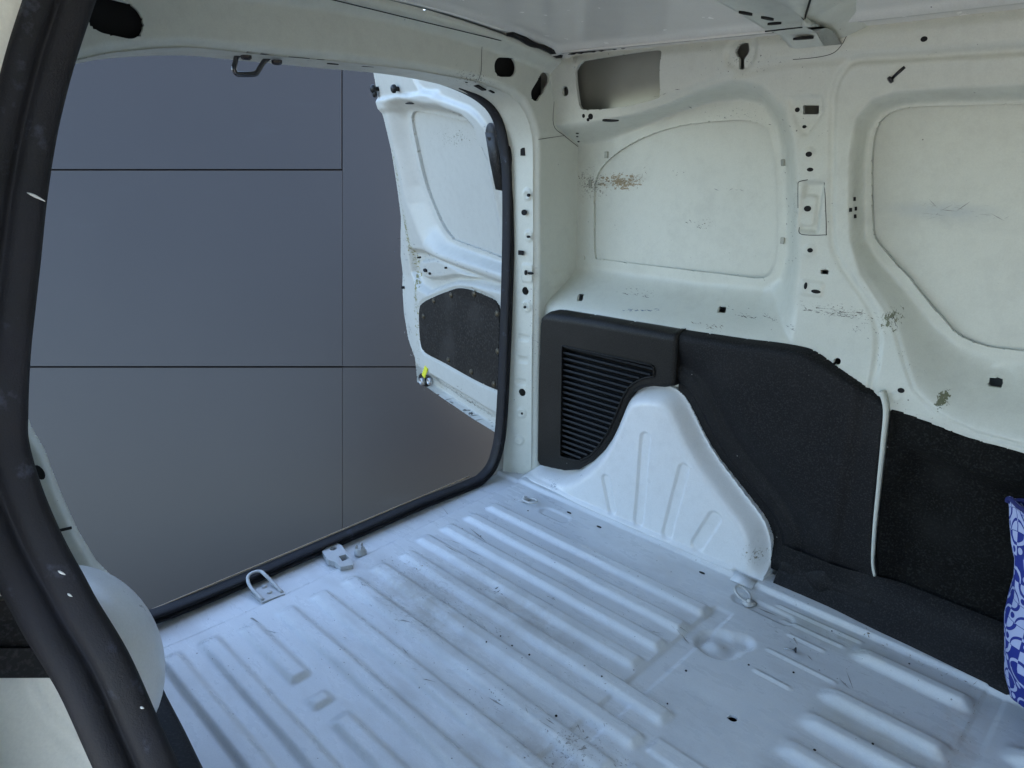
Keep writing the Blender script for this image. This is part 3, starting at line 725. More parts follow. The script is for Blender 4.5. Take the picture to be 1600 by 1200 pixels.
# ================================================================== WHEEL ARCHES
AX = [(820, 757), (826, 744), (838, 730), (846, 727), (862, 731), (880, 734.5), (900, 733), (922, 721), (940, 703), (953, 684), (962, 665), (970, 645), (977, 627), (986, 613), (1000, 605), (1018, 603), (1040, 605), (1056, 612), (1069, 625), (1082, 648), (1100, 684), (1120, 716), (1145, 748), (1170, 780), (1190, 806), (1201, 828), (1206, 850), (1207, 880), (1205, 905)]
ARCH = crv(yf(AX, 1.478), 4); ARCH = np.concatenate([ARCH, [(ARCH[-1][0], -.03), (ARCH[0][0], -.03)]])
emb_arch = [((950, 747), (961, 794), 9), ((1009, 684), (1002, 812), 10), ((1069, 733), (1047, 831), 10), ((1119, 808), (1094, 848), 11.5)]
ea = [(yf([a], 1.44)[0], yf([b], 1.44)[0], r*.00168) for a, b, r in emb_arch]
def arch_y(x, z, em=True):
    sd = sdpoly(x, z, ARCH); 
    y = 1.425+.05*z+.045*(1-sstep(sd/.050))**1.7*sstep((z+.0)/.05)
    y = y+.06*sstep((-1.13-x)/.14)*(1-sstep((sd-.0)/.09))*.3
    if em:
        for a, b, r in ea:
            d = sdseg(x, z, a, b, r); y = y+.0050*sstep(d/.0045)
        y = y-.010*sstep((.018-z)/.005)*sstep((-.66-x)/.01)     # welded flange along the floor
        y = y+.001*np.sin(x*25)*np.sin(z*21)
    return y
arch_m = paint('white_arch_paint', (.68, .70, .70), .34, dirt=.15, specks=.3, wave=.5, scuffs=[(tuple(onY(1182, 865, 1.45)), (.05, .1, .04), (.20, .18, .12), 90, .56, ONE), (tuple(onY(980, 680, 1.45)), (.04, .1, .04), DK, 110, .62, ONE), (tuple(onY(868, 755, 1.45)), (.05, .1, .02), (.05, .08, .14), 120, .55, ONE)])
sheet('wheel_arch', ARCH[:, 0].min()-.004, ARCH[:, 0].max()+.004, -.012, ARCH[:, 1].max()+.004, .0032, lambda U, V: sdpoly(U, V, ARCH), lambda U, V: (U, arch_y(U, V), V), arch_m, VAN, lip=(0, .10, 0))
for a, b in (((-.66, 1.417), (-.60, 1.42)),):
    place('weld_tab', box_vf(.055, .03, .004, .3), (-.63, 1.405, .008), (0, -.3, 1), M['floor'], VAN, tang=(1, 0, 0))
# near wheel arch: the pale dome
def dome():
    vs, fs = [], []; nu, nv = 64, 40
    c = np.array([-.965, .144, .325]); rad = np.array([.15, .100, .125])
    for i in range(nu):
        for j in range(nv):
            a = 2*math.pi*i/nu; b = -math.pi/2+math.pi*j/(nv-1)
            p = np.array([math.cos(a)*math.cos(b), math.sin(a)*math.cos(b), math.sin(b)])
            q = c+rad*p
            if p[2] < -.80: k = (-p[2]-.80)/.20; q = c+rad*np.array([math.cos(a)*.6, math.sin(a)*.6, -.80]); q[2] *= (1-k)
            vs.append(tuple(q))
    for i in range(nu):
        for j in range(nv-1): fs.append((i*nv+j, ((i+1) % nu)*nv+j, ((i+1) % nu)*nv+j+1, i*nv+j+1))
    return link('wheel_arch', mesh('wheel_arch', vs, fs), arch_m, VAN)
DOME = dome()

# ================================================================== BLACK TRIM
YT = 1.462
def tsheet(name, outline, mat, yfun, rnd=.02, holes=(), cell=.004, parent=VAN, lipd=.03):
    A = np.array(outline)
    def sd(U, V):
        d = sdpoly(U, V, A)
        for h in holes: d = np.minimum(d, -sdpoly(U, V, h))
        return d
    def pos(U, V):
        e = sdpoly(U, V, A); r = rnd*(1-np.sqrt(np.clip(1-(1-np.clip(e/rnd, 0, 1))**2, 0, 1)))
        return U, yfun(U, V)+r, V
    return sheet(name, A[:, 0].min()-.003, A[:, 0].max()+.003, A[:, 1].min()-.003, A[:, 1].max()+.003, cell, sd, pos, mat, parent, lip=(0, lipd, 0))
vent_out = crv(yf([(838, 720), (840, 600), (843, 510), (847, 495), (860, 487), (900, 493), (960, 503), (1045, 518), (1056, 521), (1055, 560), (1052, 604)], YT), 3)
vent_low = yf([(1036, 606), (1018, 604.5), (1001, 607), (989, 614), (980, 627), (973, 645), (965, 666), (955, 686), (942, 705), (924, 722), (902, 735), (880, 736.5), (858, 732), (842, 728)], YT)
vent_poly = np.concatenate([vent_out, vent_low])
grille = [(879, 540), (1022, 571), (1023, 588), (1008, 590), (994, 596), (982, 606), (973, 622), (964, 645), (951, 674), (936, 697), (922, 712), (905, 720), (876, 713)]
GR = np.array(yf(grille, YT))
TT = crv(yf([(800, 476), (862, 488), (900, 493), (960, 503), (1045, 518), (1100, 527), (1150, 535), (1200, 541), (1240, 548), (1262, 556), (1300, 580), (1340, 605), (1372, 628), (1400, 650)], YT), 3)
def troll(x, z):
    s_ = np.interp(x, TT[:, 0], TT[:, 1])-z
    return .024*(1-np.sqrt(np.clip(1-(1-np.clip(s_/.026, 0, 1))**2, 0, 1)))+.0025*sstep((.034-s_)/.004)*0
vent = tsheet('vent_cover', vent_poly, M['vent'], lambda x, z: YT+troll(x, z), .009, holes=[GR])
b = bx('vent_backing', GR[:, 0].min()-.02, GR[:, 0].max()+.02, YT+.03, YT+.034, GR[:, 1].min()-.02, GR[:, 1].max()+.02, M['void'], vent)
# raised rim round the grille and round the arch cut-out
rim = np.stack([GR[:, 0], np.full(len(GR), YT-.003), GR[:, 1]], 1)
rimd = resamp(np.concatenate([rim, rim[:1]]), 90)[:-1]
sweep('grille_rim', rimd, circ(.0022, 6), M['vent'], vent, up=(0, 1, 0), closed=True)
z_hi, z_lo = GR[0][1], GR[-1][1]
N = 20
for k in range(N):
    z = z_hi-.006-(k+.15)*(z_hi-z_lo-.004)/N
    xs = []
    for a, b2 in zip(GR, np.roll(GR, -1, 0)):
        if (a[1] > z) != (b2[1] > z): xs.append(a[0]+(z-a[1])/(b2[1]-a[1])*(b2[0]-a[0]))
    if len(xs) < 2: continue
    x0, x1 = min(xs), max(xs)
    if x1-x0 < .01: continue
    vf = box_vf(x1-x0, .020, .0055, .2); ca, sa = math.cos(-.62), math.sin(-.62)
    vs = [(v[0]+(x0+x1)/2, YT+.010+v[1]*ca-v[2]*sa, z+v[1]*sa+v[2]*ca) for v in vf[0]]
    link('louvre_slat', mesh('louvre_slat', vs, vf[1]), M['vent'], vent, smooth=False)
main_px = [(1030, 516), (1100, 527), (1150, 535), (1200, 541), (1240, 548), (1262, 556), (1300, 580), (1340, 605), (1372, 628), (1378, 636), (1376, 660), (1372, 700), (1364, 770), (1359, 830), (1360, 880), (1368, 935)]
main_low = yf([(1320, 1010), (1255, 1000), (1150, 900), (1050, 720), (1052, 620)], YT)
main_poly = np.concatenate([crv(yf(main_px, YT), 3), np.array([(onY(1368, 935, YT)[0], .02), (-.66, .02), (-.98, .30)]), yf([(1028, 590), (1028, 560)], YT)])
SEAMX = onY(1053, 560, YT)[0]
def main_y(x, z):
    # a raised band that follows the arch, then the flat field, and a sunk strip by the white rib
    d = -sdpoly(x, z, ARCH)
    y = YT+.028-.010*sstep((d-.022)/.008)*(1-sstep((d-.05)/.02))-.018*sstep((d-.045)/.09)
    y = y+troll(x, z)+.014*sstep((SEAMX+.001-x)/.006)
    y = y+.010*sstep((x+.48)/.03)
    y = y+.02*sstep((.10-z)/.06)*(-1)*sstep((x+.62)/.02)
    return y
trim = tsheet('trim_panel', main_poly, M['trim'], main_y, .010, lipd=.04)
# roll along the top of the trim
# white rib between the two trims
wr = [onY(u, v, 1.482) for u, v in [(1376, 612), (1383, 640), (1379, 690), (1373, 750), (1367, 810), (1364, 850), (1363, 880), (1366, 900)]]
sweep('side_rib', crv(wr, 5), [(-.012, -.02), (-.010, .004), (-.004, .009), (.004, .009), (.007, .004), (.010, -.02)], M['side'], VAN, up=(0, -1, 0), scale=[.55-.3*k/35 for k in range(36)])
# felt liner of the front bay
fel_px = [(1388, 640), (1394, 636), (1402, 638), (1450, 656), (1520, 682), (1600, 707), (1800, 760), (2300, 850)]
fp = crv(yf(fel_px, 1.50), 3)
felt_poly = np.concatenate([fp, [(fp[-1][0], .03), (onY(1373, 930, 1.50)[0], .03)], yf([(1370, 900), (1368, 850), (1372, 780), (1382, 690)], 1.50)])
def felt_y(x, z):
    top = np.interp(x, fp[:, 0], fp[:, 1])
    x_ = x+.015*np.sin(z*30)
    s_ = top-z
    return 1.495+.035*sstep((s_-.055)/.05)*sstep((x_+.40)/.05)+.002*np.sin(x*40+z*13)*np.sin(z*31)-.05*sstep((.13-z)/.08)
tsheet('liner_panel', felt_poly, M['felt'], felt_y, .006, lipd=.02)
# kick strip at the foot of the trims
kick_top = [onY(u, v, 1.44) for u, v in [(1262, 905), (1300, 905), (1340, 915), (1380, 940), (1440, 972), (1520, 1018), (1600, 1062), (1800, 1180)]]
kick_bot = [onZ(u, v, .004) for u, v in [(1215, 920), (1262, 943), (1330, 972), (1345, 985), (1400, 1012), (1460, 1045), (1530, 1080), (1600, 1108)]]+[np.array([.35, 1.42, .004])]
kt = resamp(np.array(kick_top), 40); kb = resamp(np.array(kick_bot), 40)
def strip(name, rows, mat, parent=VAN):
    m = len(rows[0]); vs = [tuple(p) for r in rows for p in r]
    fs = [(i*m+j, i*m+j+1, (i+1)*m+j+1, (i+1)*m+j) for i in range(len(rows)-1) for j in range(m-1)]
    return link(name, mesh(name, vs, fs), mat, parent)
xk = np.linspace(-.575, .5, 60)
rows = []
for yy, zz in [(1.50, .10), (1.485, .086), (1.474, .070), (1.462, .045), (1.446, .030), (1.440, .018), (1.430, .011), (1.429, .0)]:
    rows.append([(x, (1-float(sstep((x+.46)/.14)))*(1.4375+.028*float(sstep(zz/.05)))+float(sstep((x+.46)/.14))*(yy-.018*float(sstep((x+.36)/.30))*(1 if yy < 1.46 else .4)), zz) for x in xk])
strip('kick_strip', rows, M['trim'])

# ================================================================== ROOF
def roof_z(x, y): return 1.268-.075*np.abs((y-.81)/.72)**2.2+.004*np.sin(x*3)
def roof():
    def pos(U, V):
        z = roof_z(U, V)
        z = z-.010*sstep((V-1.455)/.012)+.006*sstep((V-1.478)/.006)     # gutter by the rail
        z = z-.008*sstep((-1.285-U)/.02)
        return U, V, z
    return sheet('roof_panel', -1.34, 1.1, .02, 1.53, .012, None, pos, M['roof'], VAN, flip=True)
RF = roof()
# flange line along the roof joint
yy_ = 1.478
pth = [(x, yy_, roof_z(x, yy_)-.008) for x in np.linspace(-1.33, -.74, 30)]
sweep('roof_flange', pth, [(-.008, -.003), (-.008, .002), (.008, .003), (.010, -.003)], M['roof'], RF, up=(0, 0, 1))
pth = [(-1.322, y, float(roof_z(-1.3, y))-.006) for y in np.linspace(.25, 1.30, 40)]
sweep('roof_flange', pth, [(-.010, -.003), (-.010, .003), (.012, .003), (.012, -.003)], M['roof'], RF, up=(0, 0, 1))
# dark ragged gap at the rear corner where the mastic has pulled away
gp = [(-1.312, y, float(roof_z(-1.3, y))-.012-.003*math.sin(y*60)) for y in np.linspace(1.31, 1.49, 20)]
sweep('joint_gap', gp, [(-.010, -.003), (-.012, .004), (.010, .004), (.009, -.003)], M['void'], RF, up=(0, 0, 1))
# sealing bead with a ragged dark edge
def bead(name, pts, r, mat):
    P = resamp(np.array(pts), 70); P[:, 2] += (.0015 if r > .002 else .0)*np.sin(np.arange(70)*1.9)*np.sin(np.arange(70)*.37)
    return sweep(name, P, circ(r, 6), mat, RF, up=(0, 0, 1))
bead('mastic_bead', [(-1.30, 1.503, 1.1965), (-1.1, 1.507, 1.198), (-.76, 1.507, 1.200)], .0028, M['void'])
bead('mastic_bead', [(-1.33, .45, 1.238), (-1.33, .81, 1.246), (-1.33, 1.30, 1.212)], .0011, M['void'])
# rail strip between roof and side panel
xr_ = np.linspace(-1.36, .6, 60)
strip('roof_rail', [[(x, y, z) for x in xr_] for y, z in [(1.528, 1.19), (1.518, 1.200), (1.500, 1.203), (1.48, 1.206), (1.47, 1.215)]], M['side'])
# roof bow
def bow_xr(y): return min(-.63+.52*(1.37-y), -.505) if y < 1.37 else -.63-.1*(y-1.37)
def bow():
    rows = []
    for y in list(np.linspace(.02, 1.36, 44))+[1.366, 1.3695, 1.374, 1.38, 1.40, 1.43, 1.46, 1.49, 1.515, 1.535, 1.55]:
        xr = bow_xr(y); t = float(sstep((y-1.366)/.006)); d = float(sstep((y-1.44)/.10)); zc = float(roof_z(0, min(y, 1.40)))-float(roof_z(0, 1.40))
        z0 = 1.181+zc; fd = .008*(1-t)
        rows.append([(x, y, z-.028*d*k) for x, z, k in [(-.72, z0+.03, 1), (-.715, z0+.004, 1), (-.700, z0, 1), (-.612, z0, 1), (-.608, z0-fd, 1), ((-.608+xr)/2, z0-fd*1.3, 1), (xr-.002, z0-fd, 1), (xr, z0+.003*(1-t), 1), (xr+.010, z0+.002, 1), (xr+.035, z0+.010, 1), (xr+.075, z0+.030, 1), (xr+.11, z0+.055, 1.2)]])
    return strip('roof_bow', rows, M['side'])
BW = bow()
def bow_mark(u, v, a, b, ang=0, z=1.1795):
    p = onZ(u, v, z); place('slot_hole', disc_vf(a/2, b/2, 12, .0015), p, (0, 0, -1), M['void'], BW, tang=(math.cos(ang), math.sin(ang), 0), smooth=False)
bow_mark(1165, 21, .040, .007, 1.5); bow_mark(1199, 29, .040, .007, 1.5); bow_mark(1210, 37, .024, .012, .2); bow_mark(1255, 60, .038, .018, .2, 1.172)
sweep('bow_seam', [(bow_xr(y)+.001, y, 1.1745+float(roof_z(0, min(y, 1.40)))-float(roof_z(0, 1.40))) for y in np.linspace(.6, 1.369, 24)], circ(.0018, 6), M['void'], BW, up=(0, 0, 1))
sweep('bow_seam', [(x, 1.371, 1.1785) for x in np.linspace(-.70, bow_xr(1.369), 12)], circ(.0013, 6), M['void'], BW, up=(0, 0, 1))
# fine joint lines in the sheet metal
def seam_line(name, uv, r=.0008, parent=None, surf='far', mat='void'):
    uv = crv(uv, 5)
    P = hitfar_many(uv)+np.array([0, -.0002, 0]) if surf == 'far' else np.array([onX(u, v, -1.3585) for u, v in uv])
    return sweep(name, P, circ(r, 5), M[mat], parent or (side if surf == 'far' else rear), up=(0, 1, 0) if surf == 'far' else (1, 0, 0))
seam_line('joint_line', [(1239, 93), (1265, 91), (1290, 87), (1305, 81), (1316, 69), (1323, 56), (1330, 49), (1345, 44), (1353, 36), (1355, 20), (1354, 8)], .0007)
seam_line('joint_line', [(1247, 325), (1247, 290), (1249, 284), (1262, 281)], .0009); seam_line('joint_line', [(1288, 285), (1290, 320), (1291, 362), (1288, 367), (1252, 366), (1249, 355)], .0008)
seam_line('joint_line', [(866, 112), (866, 150), (865, 195), (882, 212), (903, 229)], .0008, surf='x')
seam_line('joint_line', [(841, 218), (860, 215), (881, 212)], .0006, surf='x')
seam_line('joint_line', [(747, 126), (752, 110), (753, 75), (757, 69), (766, 67), (785, 70), (820, 80)], .0005, surf='x')
# scrapes: slivers where the paint is gone, strewn along real rub lines
def scrapes(name, spec, hit, parent, seed, mats):
    r_ = np.random.default_rng(seed); uv = []; par = []
    for (u0, v0, u1, v1, n, spread, L, mt) in spec:
        for _ in range(n):
            t = r_.random(); a = math.atan2(v1-v0, u1-u0)+r_.normal(0, .35); l = L*r_.uniform(.2, 1)**1.5; wd = r_.uniform(.35, 1.0) if L < 20 else .35
            cu, cv = u0+(u1-u0)*t+r_.normal(0, spread), v0+(v1-v0)*t+r_.normal(0, spread*.6)
            du, dv = math.cos(a)*l/2, math.sin(a)*l/2; pu, pv = -math.sin(a)*wd/2, math.cos(a)*wd/2
            b_ = r_.uniform(-.3, .3)*l
            uv += [(cu-du, cv-dv), (cu+pu-b_*.2, cv+pv+b_*.1), (cu+du, cv+dv), (cu-pu+b_*.2, cv-pv)]; par.append(mt)
    P = hit(uv)
    me = mesh(name, P, [(4*k, 4*k+1, 4*k+2, 4*k+3) for k in range(len(par))])
    for m_ in mats: me.materials.append(m_)
    for k, m_ in enumerate(par): me.polygons[k].material_index = m_
    o_ = link(name, me, None, parent, smooth=False); o_['kind'] = 'stuff'; return o_
MS = [flat('bare_primer', (.16, .13, .09), .7), flat('dark_scrape', (.05, .05, .048), .6), flat('blue_rub', (.07, .12, .20), .6), flat('rust_patch', (.25, .19, .10), .7), flat('grey_rub', (.28, .28, .26), .5)]
scrapes('paint_scrapes', [(935, 290, 1005, 278, 70, 4, 9, 3), (905, 270, 950, 292, 40, 7, 4, 1), (1000, 290, 1012, 262, 14, 3, 5, 0), (955, 455, 1012, 462, 16, 2, 9, 1), (972, 485, 1030, 484, 26, 1.5, 10, 2), (1085, 505, 1125, 515, 26, 5, 7, 0),
    (1130, 478, 1165, 492, 10, 5, 6, 1), (1145, 492, 1185, 498, 16, 1.5, 10, 1), (1190, 492, 1240, 512, 22, 4, 9, 1), (1255, 484, 1345, 498, 40, 2, 10, 1), (1335, 512, 1340, 518, 12, 3, 5, 1), (1388, 486, 1400, 510, 16, 1.5, 9, 1), (1472, 614, 1482, 630, 14, 1.5, 8, 0),
    (1400, 540, 1440, 590, 14, 4, 3, 1), (1370, 510, 1375, 580, 14, 2, 4, 1), (1075, 345, 1100, 358, 16, 4, 5, 1), (1117, 295, 1165, 297, 6, 1, 14, 4), (1060, 270, 1065, 272, 8, 4, 4, 1), (1430, 322, 1540, 326, 16, 5, 34, 4), (1445, 335, 1580, 338, 14, 4, 30, 4),
    (1225, 265, 1238, 430, 26, 5, 4, 1), (1300, 480, 1380, 520, 20, 12, 3, 1), (905, 330, 1200, 430, 30, 30, 2.5, 1), (1100, 170, 1250, 200, 14, 12, 5, 1), (1010, 155, 1060, 140, 6, 1, 9, 1), (1385, 630, 1480, 660, 14, 4, 3, 0), (1090, 80, 1600, 60, 20, 30, 3, 1), (1240, 100, 1330, 470, 30, 24, 2.5, 1)],
    lambda uv: hitfar_many(uv)+np.array([0, -.0006, 0]), side, 3, MS)
scrapes('paint_scrapes', [(560, 905, 680, 985, 70, 9, 6, 4), (600, 870, 700, 950, 70, 9, 5, 4), (700, 940, 800, 1000, 50, 8, 6, 4), (640, 880, 660, 890, 16, 6, 6, 3), (730, 1090, 1000, 1170, 40, 16, 6, 4), (955, 1175, 975, 1200, 26, 8, 6, 1), (860, 1180, 870, 1195, 14, 5, 4, 1), (450, 950, 900, 1150, 26, 30, 46, 4), (700, 820, 1050, 1000, 20, 20, 40, 4), (1180, 960, 1500, 1130, 14, 18, 36, 4), (745, 915, 790, 930, 12, 3, 8, 1), (848, 923, 872, 940, 10, 2, 8, 4),
    (850, 1045, 960, 1075, 30, 20, 4, 4), (770, 1080, 780, 1095, 12, 5, 4, 1), (300, 1000, 900, 1150, 120, 60, 3, 1), (700, 780, 1100, 1000, 90, 50, 2.5, 1), (1200, 950, 1560, 1150, 90, 50, 2.5, 1), (1340, 985, 1540, 1080, 20, 3, 8, 0), (1535, 1085, 1483, 1192, 20, 2, 8, 3), (850, 760, 880, 770, 14, 3, 8, 1), (330, 925, 470, 870, 20, 4, 4, 1)],
    lambda uv: (lambda Q: np.stack([Q[:, 0], Q[:, 1], H_fast(Q[:, 0], Q[:, 1])+.0007], 1))(np.array([onZ(u, v, .003) for u, v in uv])), floor, 5, MS)
p0 = hitfar(1380, 4)
link('rail_gap', mesh('rail_gap', *box_vf(.17, .03, .012)), M['brown'], side, smooth=False).location = p0+np.array([.02, -.012, .012])

# closing shell: roof outside, near side, front bulkhead
rows = [[(x, y, 1.30-.10*abs((y-.81)/.9)**2.5) for x in np.linspace(-1.49, 1.2, 12)] for y in np.linspace(-.08, 1.71, 16)]
strip('roof_skin', rows, M['outer'])
bx('near_side_skin', -1.49, -.50, -.10, -.085, -.35, 1.25, M['outer'])
bx('near_side_liner', -1.36, -.50, .0, .006, .30, 1.22, M['side'])
bx('bulkhead', .95, .97, -.08, 1.70, -.05, 1.25, M['white'])
bx('front_side_skin', .50, 1.0, -.10, -.085, -.35, 1.25, M['outer'])
bx('side_sill', -.45, .60, -.10, .20, -.30, -.01, M['outer'], bev=.1)
bx('side_header', -.40, .60, -.06, .06, 1.17, 1.24, M['white'], bev=.1)

# ================================================================== SIDE DOOR APERTURE (close to the camera)
def near(u, v, y): return onY(u, v, y)
sc_px = [(150, -150), (120, -75), (93, 0), (62, 95), (36, 200), (18, 300), (5, 400), (-6, 480), (-15, 550), (-21, 640), (-19, 700), (4, 780), (40, 864), (76, 930), (97, 969), (146, 1050), (190, 1147), (214, 1200), (260, 1300), (320, 1420)]
sp_ = crv([CAM+ray(u, v)*(.50+.00003*abs(v-600)) for u, v in sc_px], 6)
prof = [(-.0235, -.012), (-.0245, .000), (-.0225, .0050), (-.0180, .0070), (-.0080, .0072), (-.0030, .0055), (-.0015, .0025), (.0008, .0022), (.0025, .0050), (.0060, .0085), (.0140, .0090), (.0200, .0070), (.0235, .001), (.0230, -.012)]
vdir = sp_-CAM; vdir /= np.linalg.norm(vdir, axis=1)[:, None]
SEAL = sweep('side_door_seal', sp_, prof, M['seal'], VAN, up=-vdir*.8+np.array([.3, -.1, 0]), scale=list(np.interp(sp_[:, 2], [.8, 1.0], [1, .84])))
# white paint smears on the rubber
def smear(u, v, L, a, r=.0011):
    i = int(np.argmin([abs((RM.T@(p-CAM))[1]*F_PX/-(RM.T@(p-CAM))[2]*-1+600-v) for p in sp_]))
    c = sp_[i]; depth = abs((RM.T@(c-CAM))[2]); n = np.array([.86, -.5, 0])
    p = CAM+ray(u, v)*(depth-.0092)
    dxy = RM@np.array([math.cos(a), math.sin(a), 0]); t = np.linspace(-L/2, L/2, 6)
    P = [p+dxy*k+RM@np.array([0, -(k*k)*6, 0])+RM@np.array([0, 0, -.0005*abs(k)/L]) for k in t]
    sweep('paint_smear', P, circ(r, 6), M['outer'], SEAL, up=tuple(RM@np.array([0, 0, 1])), scale=[.3, .8, 1, .9, .6, .2])
smear(56, 307, .014, -.45); smear(96, 895, .006, -.5, .0009); smear(109, 930, .004, -.6, .0008); smear(86, 1009, .003, .6, .0010); smear(133, 1112, .009, .5, .0010); smear(222, 1106, .003, -.4, .0009)
# jamb: painted panel edge outboard of and behind the seal
XJ = -.64
JP = np.array(xf([(-420, -420), (60, -420), (60, -100), (55, 0), (35, 95), (5, 200), (-15, 300), (-25, 450), (-35, 640), (-5, 760), (35, 860), (75, 940), (120, 1030), (165, 1130), (200, 1220), (250, 1330), (-420, 1330)], XJ))
jl = [crv(xf(p, XJ), 4) for p in ([(40, 1038), (52, 1053), (73, 1088), (91, 1116), (136, 1151), (170, 1180)], [(15, 1045), (35, 1070), (60, 1115), (95, 1150), (140, 1195)])]
def jamb_x(U, V):
    x = XJ+0*U
    for k, L in enumerate(jl):
        d = np.full(U.shape, 9.)
        for a, b in zip(L[:-1], L[1:]): d = np.minimum(d, -sdseg(U, V, a, b))
        x = x-(.0035 if k == 0 else .002)*(1-sstep(d/(.0045 if k == 0 else .008)))
    zz = xf([(20, 930)], XJ)[0][1]
    return x-.02*sstep((V-zz-.10)/.10)+.002*np.sin(U*30)*np.sin(V*22)
JM = sheet('door_jamb', JP[:, 0].min(), JP[:, 0].max(), JP[:, 1].min(), JP[:, 1].max(), .0035, lambda U, V: sdpoly(U, V, JP), lambda U, V: (jamb_x(U, V), U, V), M['white'], VAN, flip=True)
# black rubber bump strip across the jamb: a channel with raised edges
for v0, v1, th, mt in ((930, 960, .010, 'rubber'), (959, 1007, .004, 'trim'), (1006, 1052, .008, 'rubber')):
    Q = xf([(-260, v0), (64, v0), (84, v1), (-260, v1)], XJ)
    vs, fs = prism_vf(Q, XJ-.012, XJ+th)
    link('jamb_buffer', mesh('jamb_buffer', [(v[2], v[0], v[1]) for v in vs], fs), M[mt], JM, smooth=False)
# near trim edge: black skirt between near arch and floor
nt_ = [onZ(u, v, .20) for u, v in [(225, 1020), (246, 1055), (259, 1085), (288, 1140), (317, 1200), (370, 1300), (420, 1400)]]
nt_ = resamp(np.array(nt_), 30)
rows = [[tuple(p+np.array(o)) for p in nt_] for o in ((0, -.20, .012), (0, -.03, .010), (0, -.006, .006), (0, 0, 0), (0, -.001, -.01), (0, -.012, -.12), (0, -.012, -.20))]
strip('near_trim', rows, M['trim'])

# ================================================================== REAR DOOR (open, seen on its inner side)
HX = np.array([-1.50, 1.60]); DD = np.array([-.972, .235]); DN = np.array([-.235, -.972])   # inner side faces DN
def lean(z): return .14*np.clip(z-.45, 0, None)**1.0+.10*np.clip(z-.45, 0, None)**2
def dpt(s_, z, off=0.): k = lean(z)+off; return np.stack([HX[0]+DD[0]*s_+DN[0]*k, HX[1]+DD[1]*s_+DN[1]*k, z+0*s_], -1)
def dpx(u, v, off=0.):
    r = ray(u, v); z = .5
    for _ in range(12):
        k = float(lean(z))+off; h = HX+DN*k
        n2 = np.array([DD[1], -DD[0]]); t = n2@(h-CAM[:2])/(n2@r[:2]); p = CAM+t*r; z = p[2]
    return (float((p[:2]-h)@DD), float(z))
def df(pts): return [dpx(u, v) for u, v in pts]
DO = np.array(df([(583, 60), (582, 110), (592, 160), (600, 185), (610, 230), (620, 290), (626, 340), (626, 400), (629, 450), (631, 490), (638, 530), (648, 560), (652, 597), (664, 603), (700, 628), (740, 655), (776, 677)])+[(0.0, -.02), (0.0, .55), (.05, .85)]+df([(797, 272), (788, 232), (778, 205), (766, 178), (750, 158), (733, 145), (700, 133), (660, 118), (630, 60)]))
DW = crv(df([(628, 176), (640, 174), (690, 185), (738, 197), (752, 215), (765, 262), (775, 330), (784, 390), (785, 412), (760, 401), (700, 378), (690, 372), (672, 345), (650, 290), (632, 215), (627, 190)]), 3, True)
DRo = np.array(df([(604, 160), (625, 150), (690, 163), (725, 178), (745, 200), (765, 250), (780, 330), (792, 420), (790, 432), (740, 416), (690, 400), (664, 385), (640, 320), (618, 230)]))
DRi = np.array(df([(622, 172), (640, 169), (690, 179), (738, 190), (756, 215), (770, 262), (779, 330), (788, 392), (789, 417), (760, 406), (700, 383), (686, 376), (668, 347), (646, 290), (627, 215), (621, 188)]))
DB = crv(df([(659, 485), (664, 473), (690, 460), (712, 452), (722, 450), (740, 453), (772, 466), (781, 474), (784, 487), (783, 560), (781, 604), (778, 607), (745, 592), (700, 567), (668, 550), (661, 535), (659, 510)]), 3, True)
def ledge(px1, px2):
    a, b_ = np.array(df(px1)), np.array(df(px2)); return a, b_
LG = np.array(df([(640, 385), (664, 388), (690, 402), (740, 420), (790, 437), (790, 460), (770, 455), (740, 448), (715, 447), (690, 455), (672, 462), (655, 452), (645, 425)]))
LG2 = np.array(df([(657, 405), (680, 402), (700, 410), (735, 426), (762, 438), (740, 437), (712, 434), (690, 438), (668, 438), (655, 425)]))
def dsd(U, V):
    d = np.minimum(sdpoly(U, V, DO), -sdpoly(U, V, DW)); return d
def door_pos(U, V):
    off = 0*U
    o_, i_ = sdpoly(U, V, DRo), sdpoly(U, V, DRi)
    t = sstep(np.clip(o_, 0, None)/(np.clip(o_, 0, None)+np.clip(-i_, 0, None)+1e-6)); off = off-.040*t
    off = off+.012*sstep((sdpoly(U, V, DO)-.035)/.02)*(1-t)
    off = off-.030*sstep((.075-V)/.03)*sstep((sdpoly(U, V, DO)-.0)/.01)
    g_ = sdpoly(U, V, LG); off = off-.030*sstep(g_/.028)+.024*sstep(sdpoly(U, V, LG2)/.015)
    off = off+.012*sstep((.03-np.abs(V-1.115))/.02)*sstep((U-.30)/.05)
    off = off-.006*sstep((sdpoly(U, V, DB)+.012)/.006)
    off = off+.0015*np.sin(U*25)*np.sin(V*19)
    P = dpt(U, V, off); return P[..., 0], P[..., 1], P[..., 2]
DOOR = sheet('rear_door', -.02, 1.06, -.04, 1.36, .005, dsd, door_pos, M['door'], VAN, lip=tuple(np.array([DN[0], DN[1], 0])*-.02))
def dsheet(name, poly, off, mat, mar=0., cell=.008, lip=None):
    A = np.array(poly)
    def sd(U, V): return sdpoly(U, V, A)+mar
    def pos(U, V): P = dpt(U, V, off); return P[..., 0], P[..., 1], P[..., 2]
    return sheet(name, A[:, 0].min()-mar-.01, A[:, 0].max()+mar+.01, A[:, 1].min()-mar-.01, A[:, 1].max()+mar+.01, cell, sd, pos, mat, DOOR, lip=lip)
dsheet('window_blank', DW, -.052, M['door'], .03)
dsheet('cover_plate', DB, .012, M['slab'], 0, .006, lip=tuple(np.array([DN[0], DN[1], 0])*-.012))
dsheet('outer_door_skin', DO, -.085, M['outer'], -.004, .02)
dn3 = np.array([DN[0], DN[1], 0])
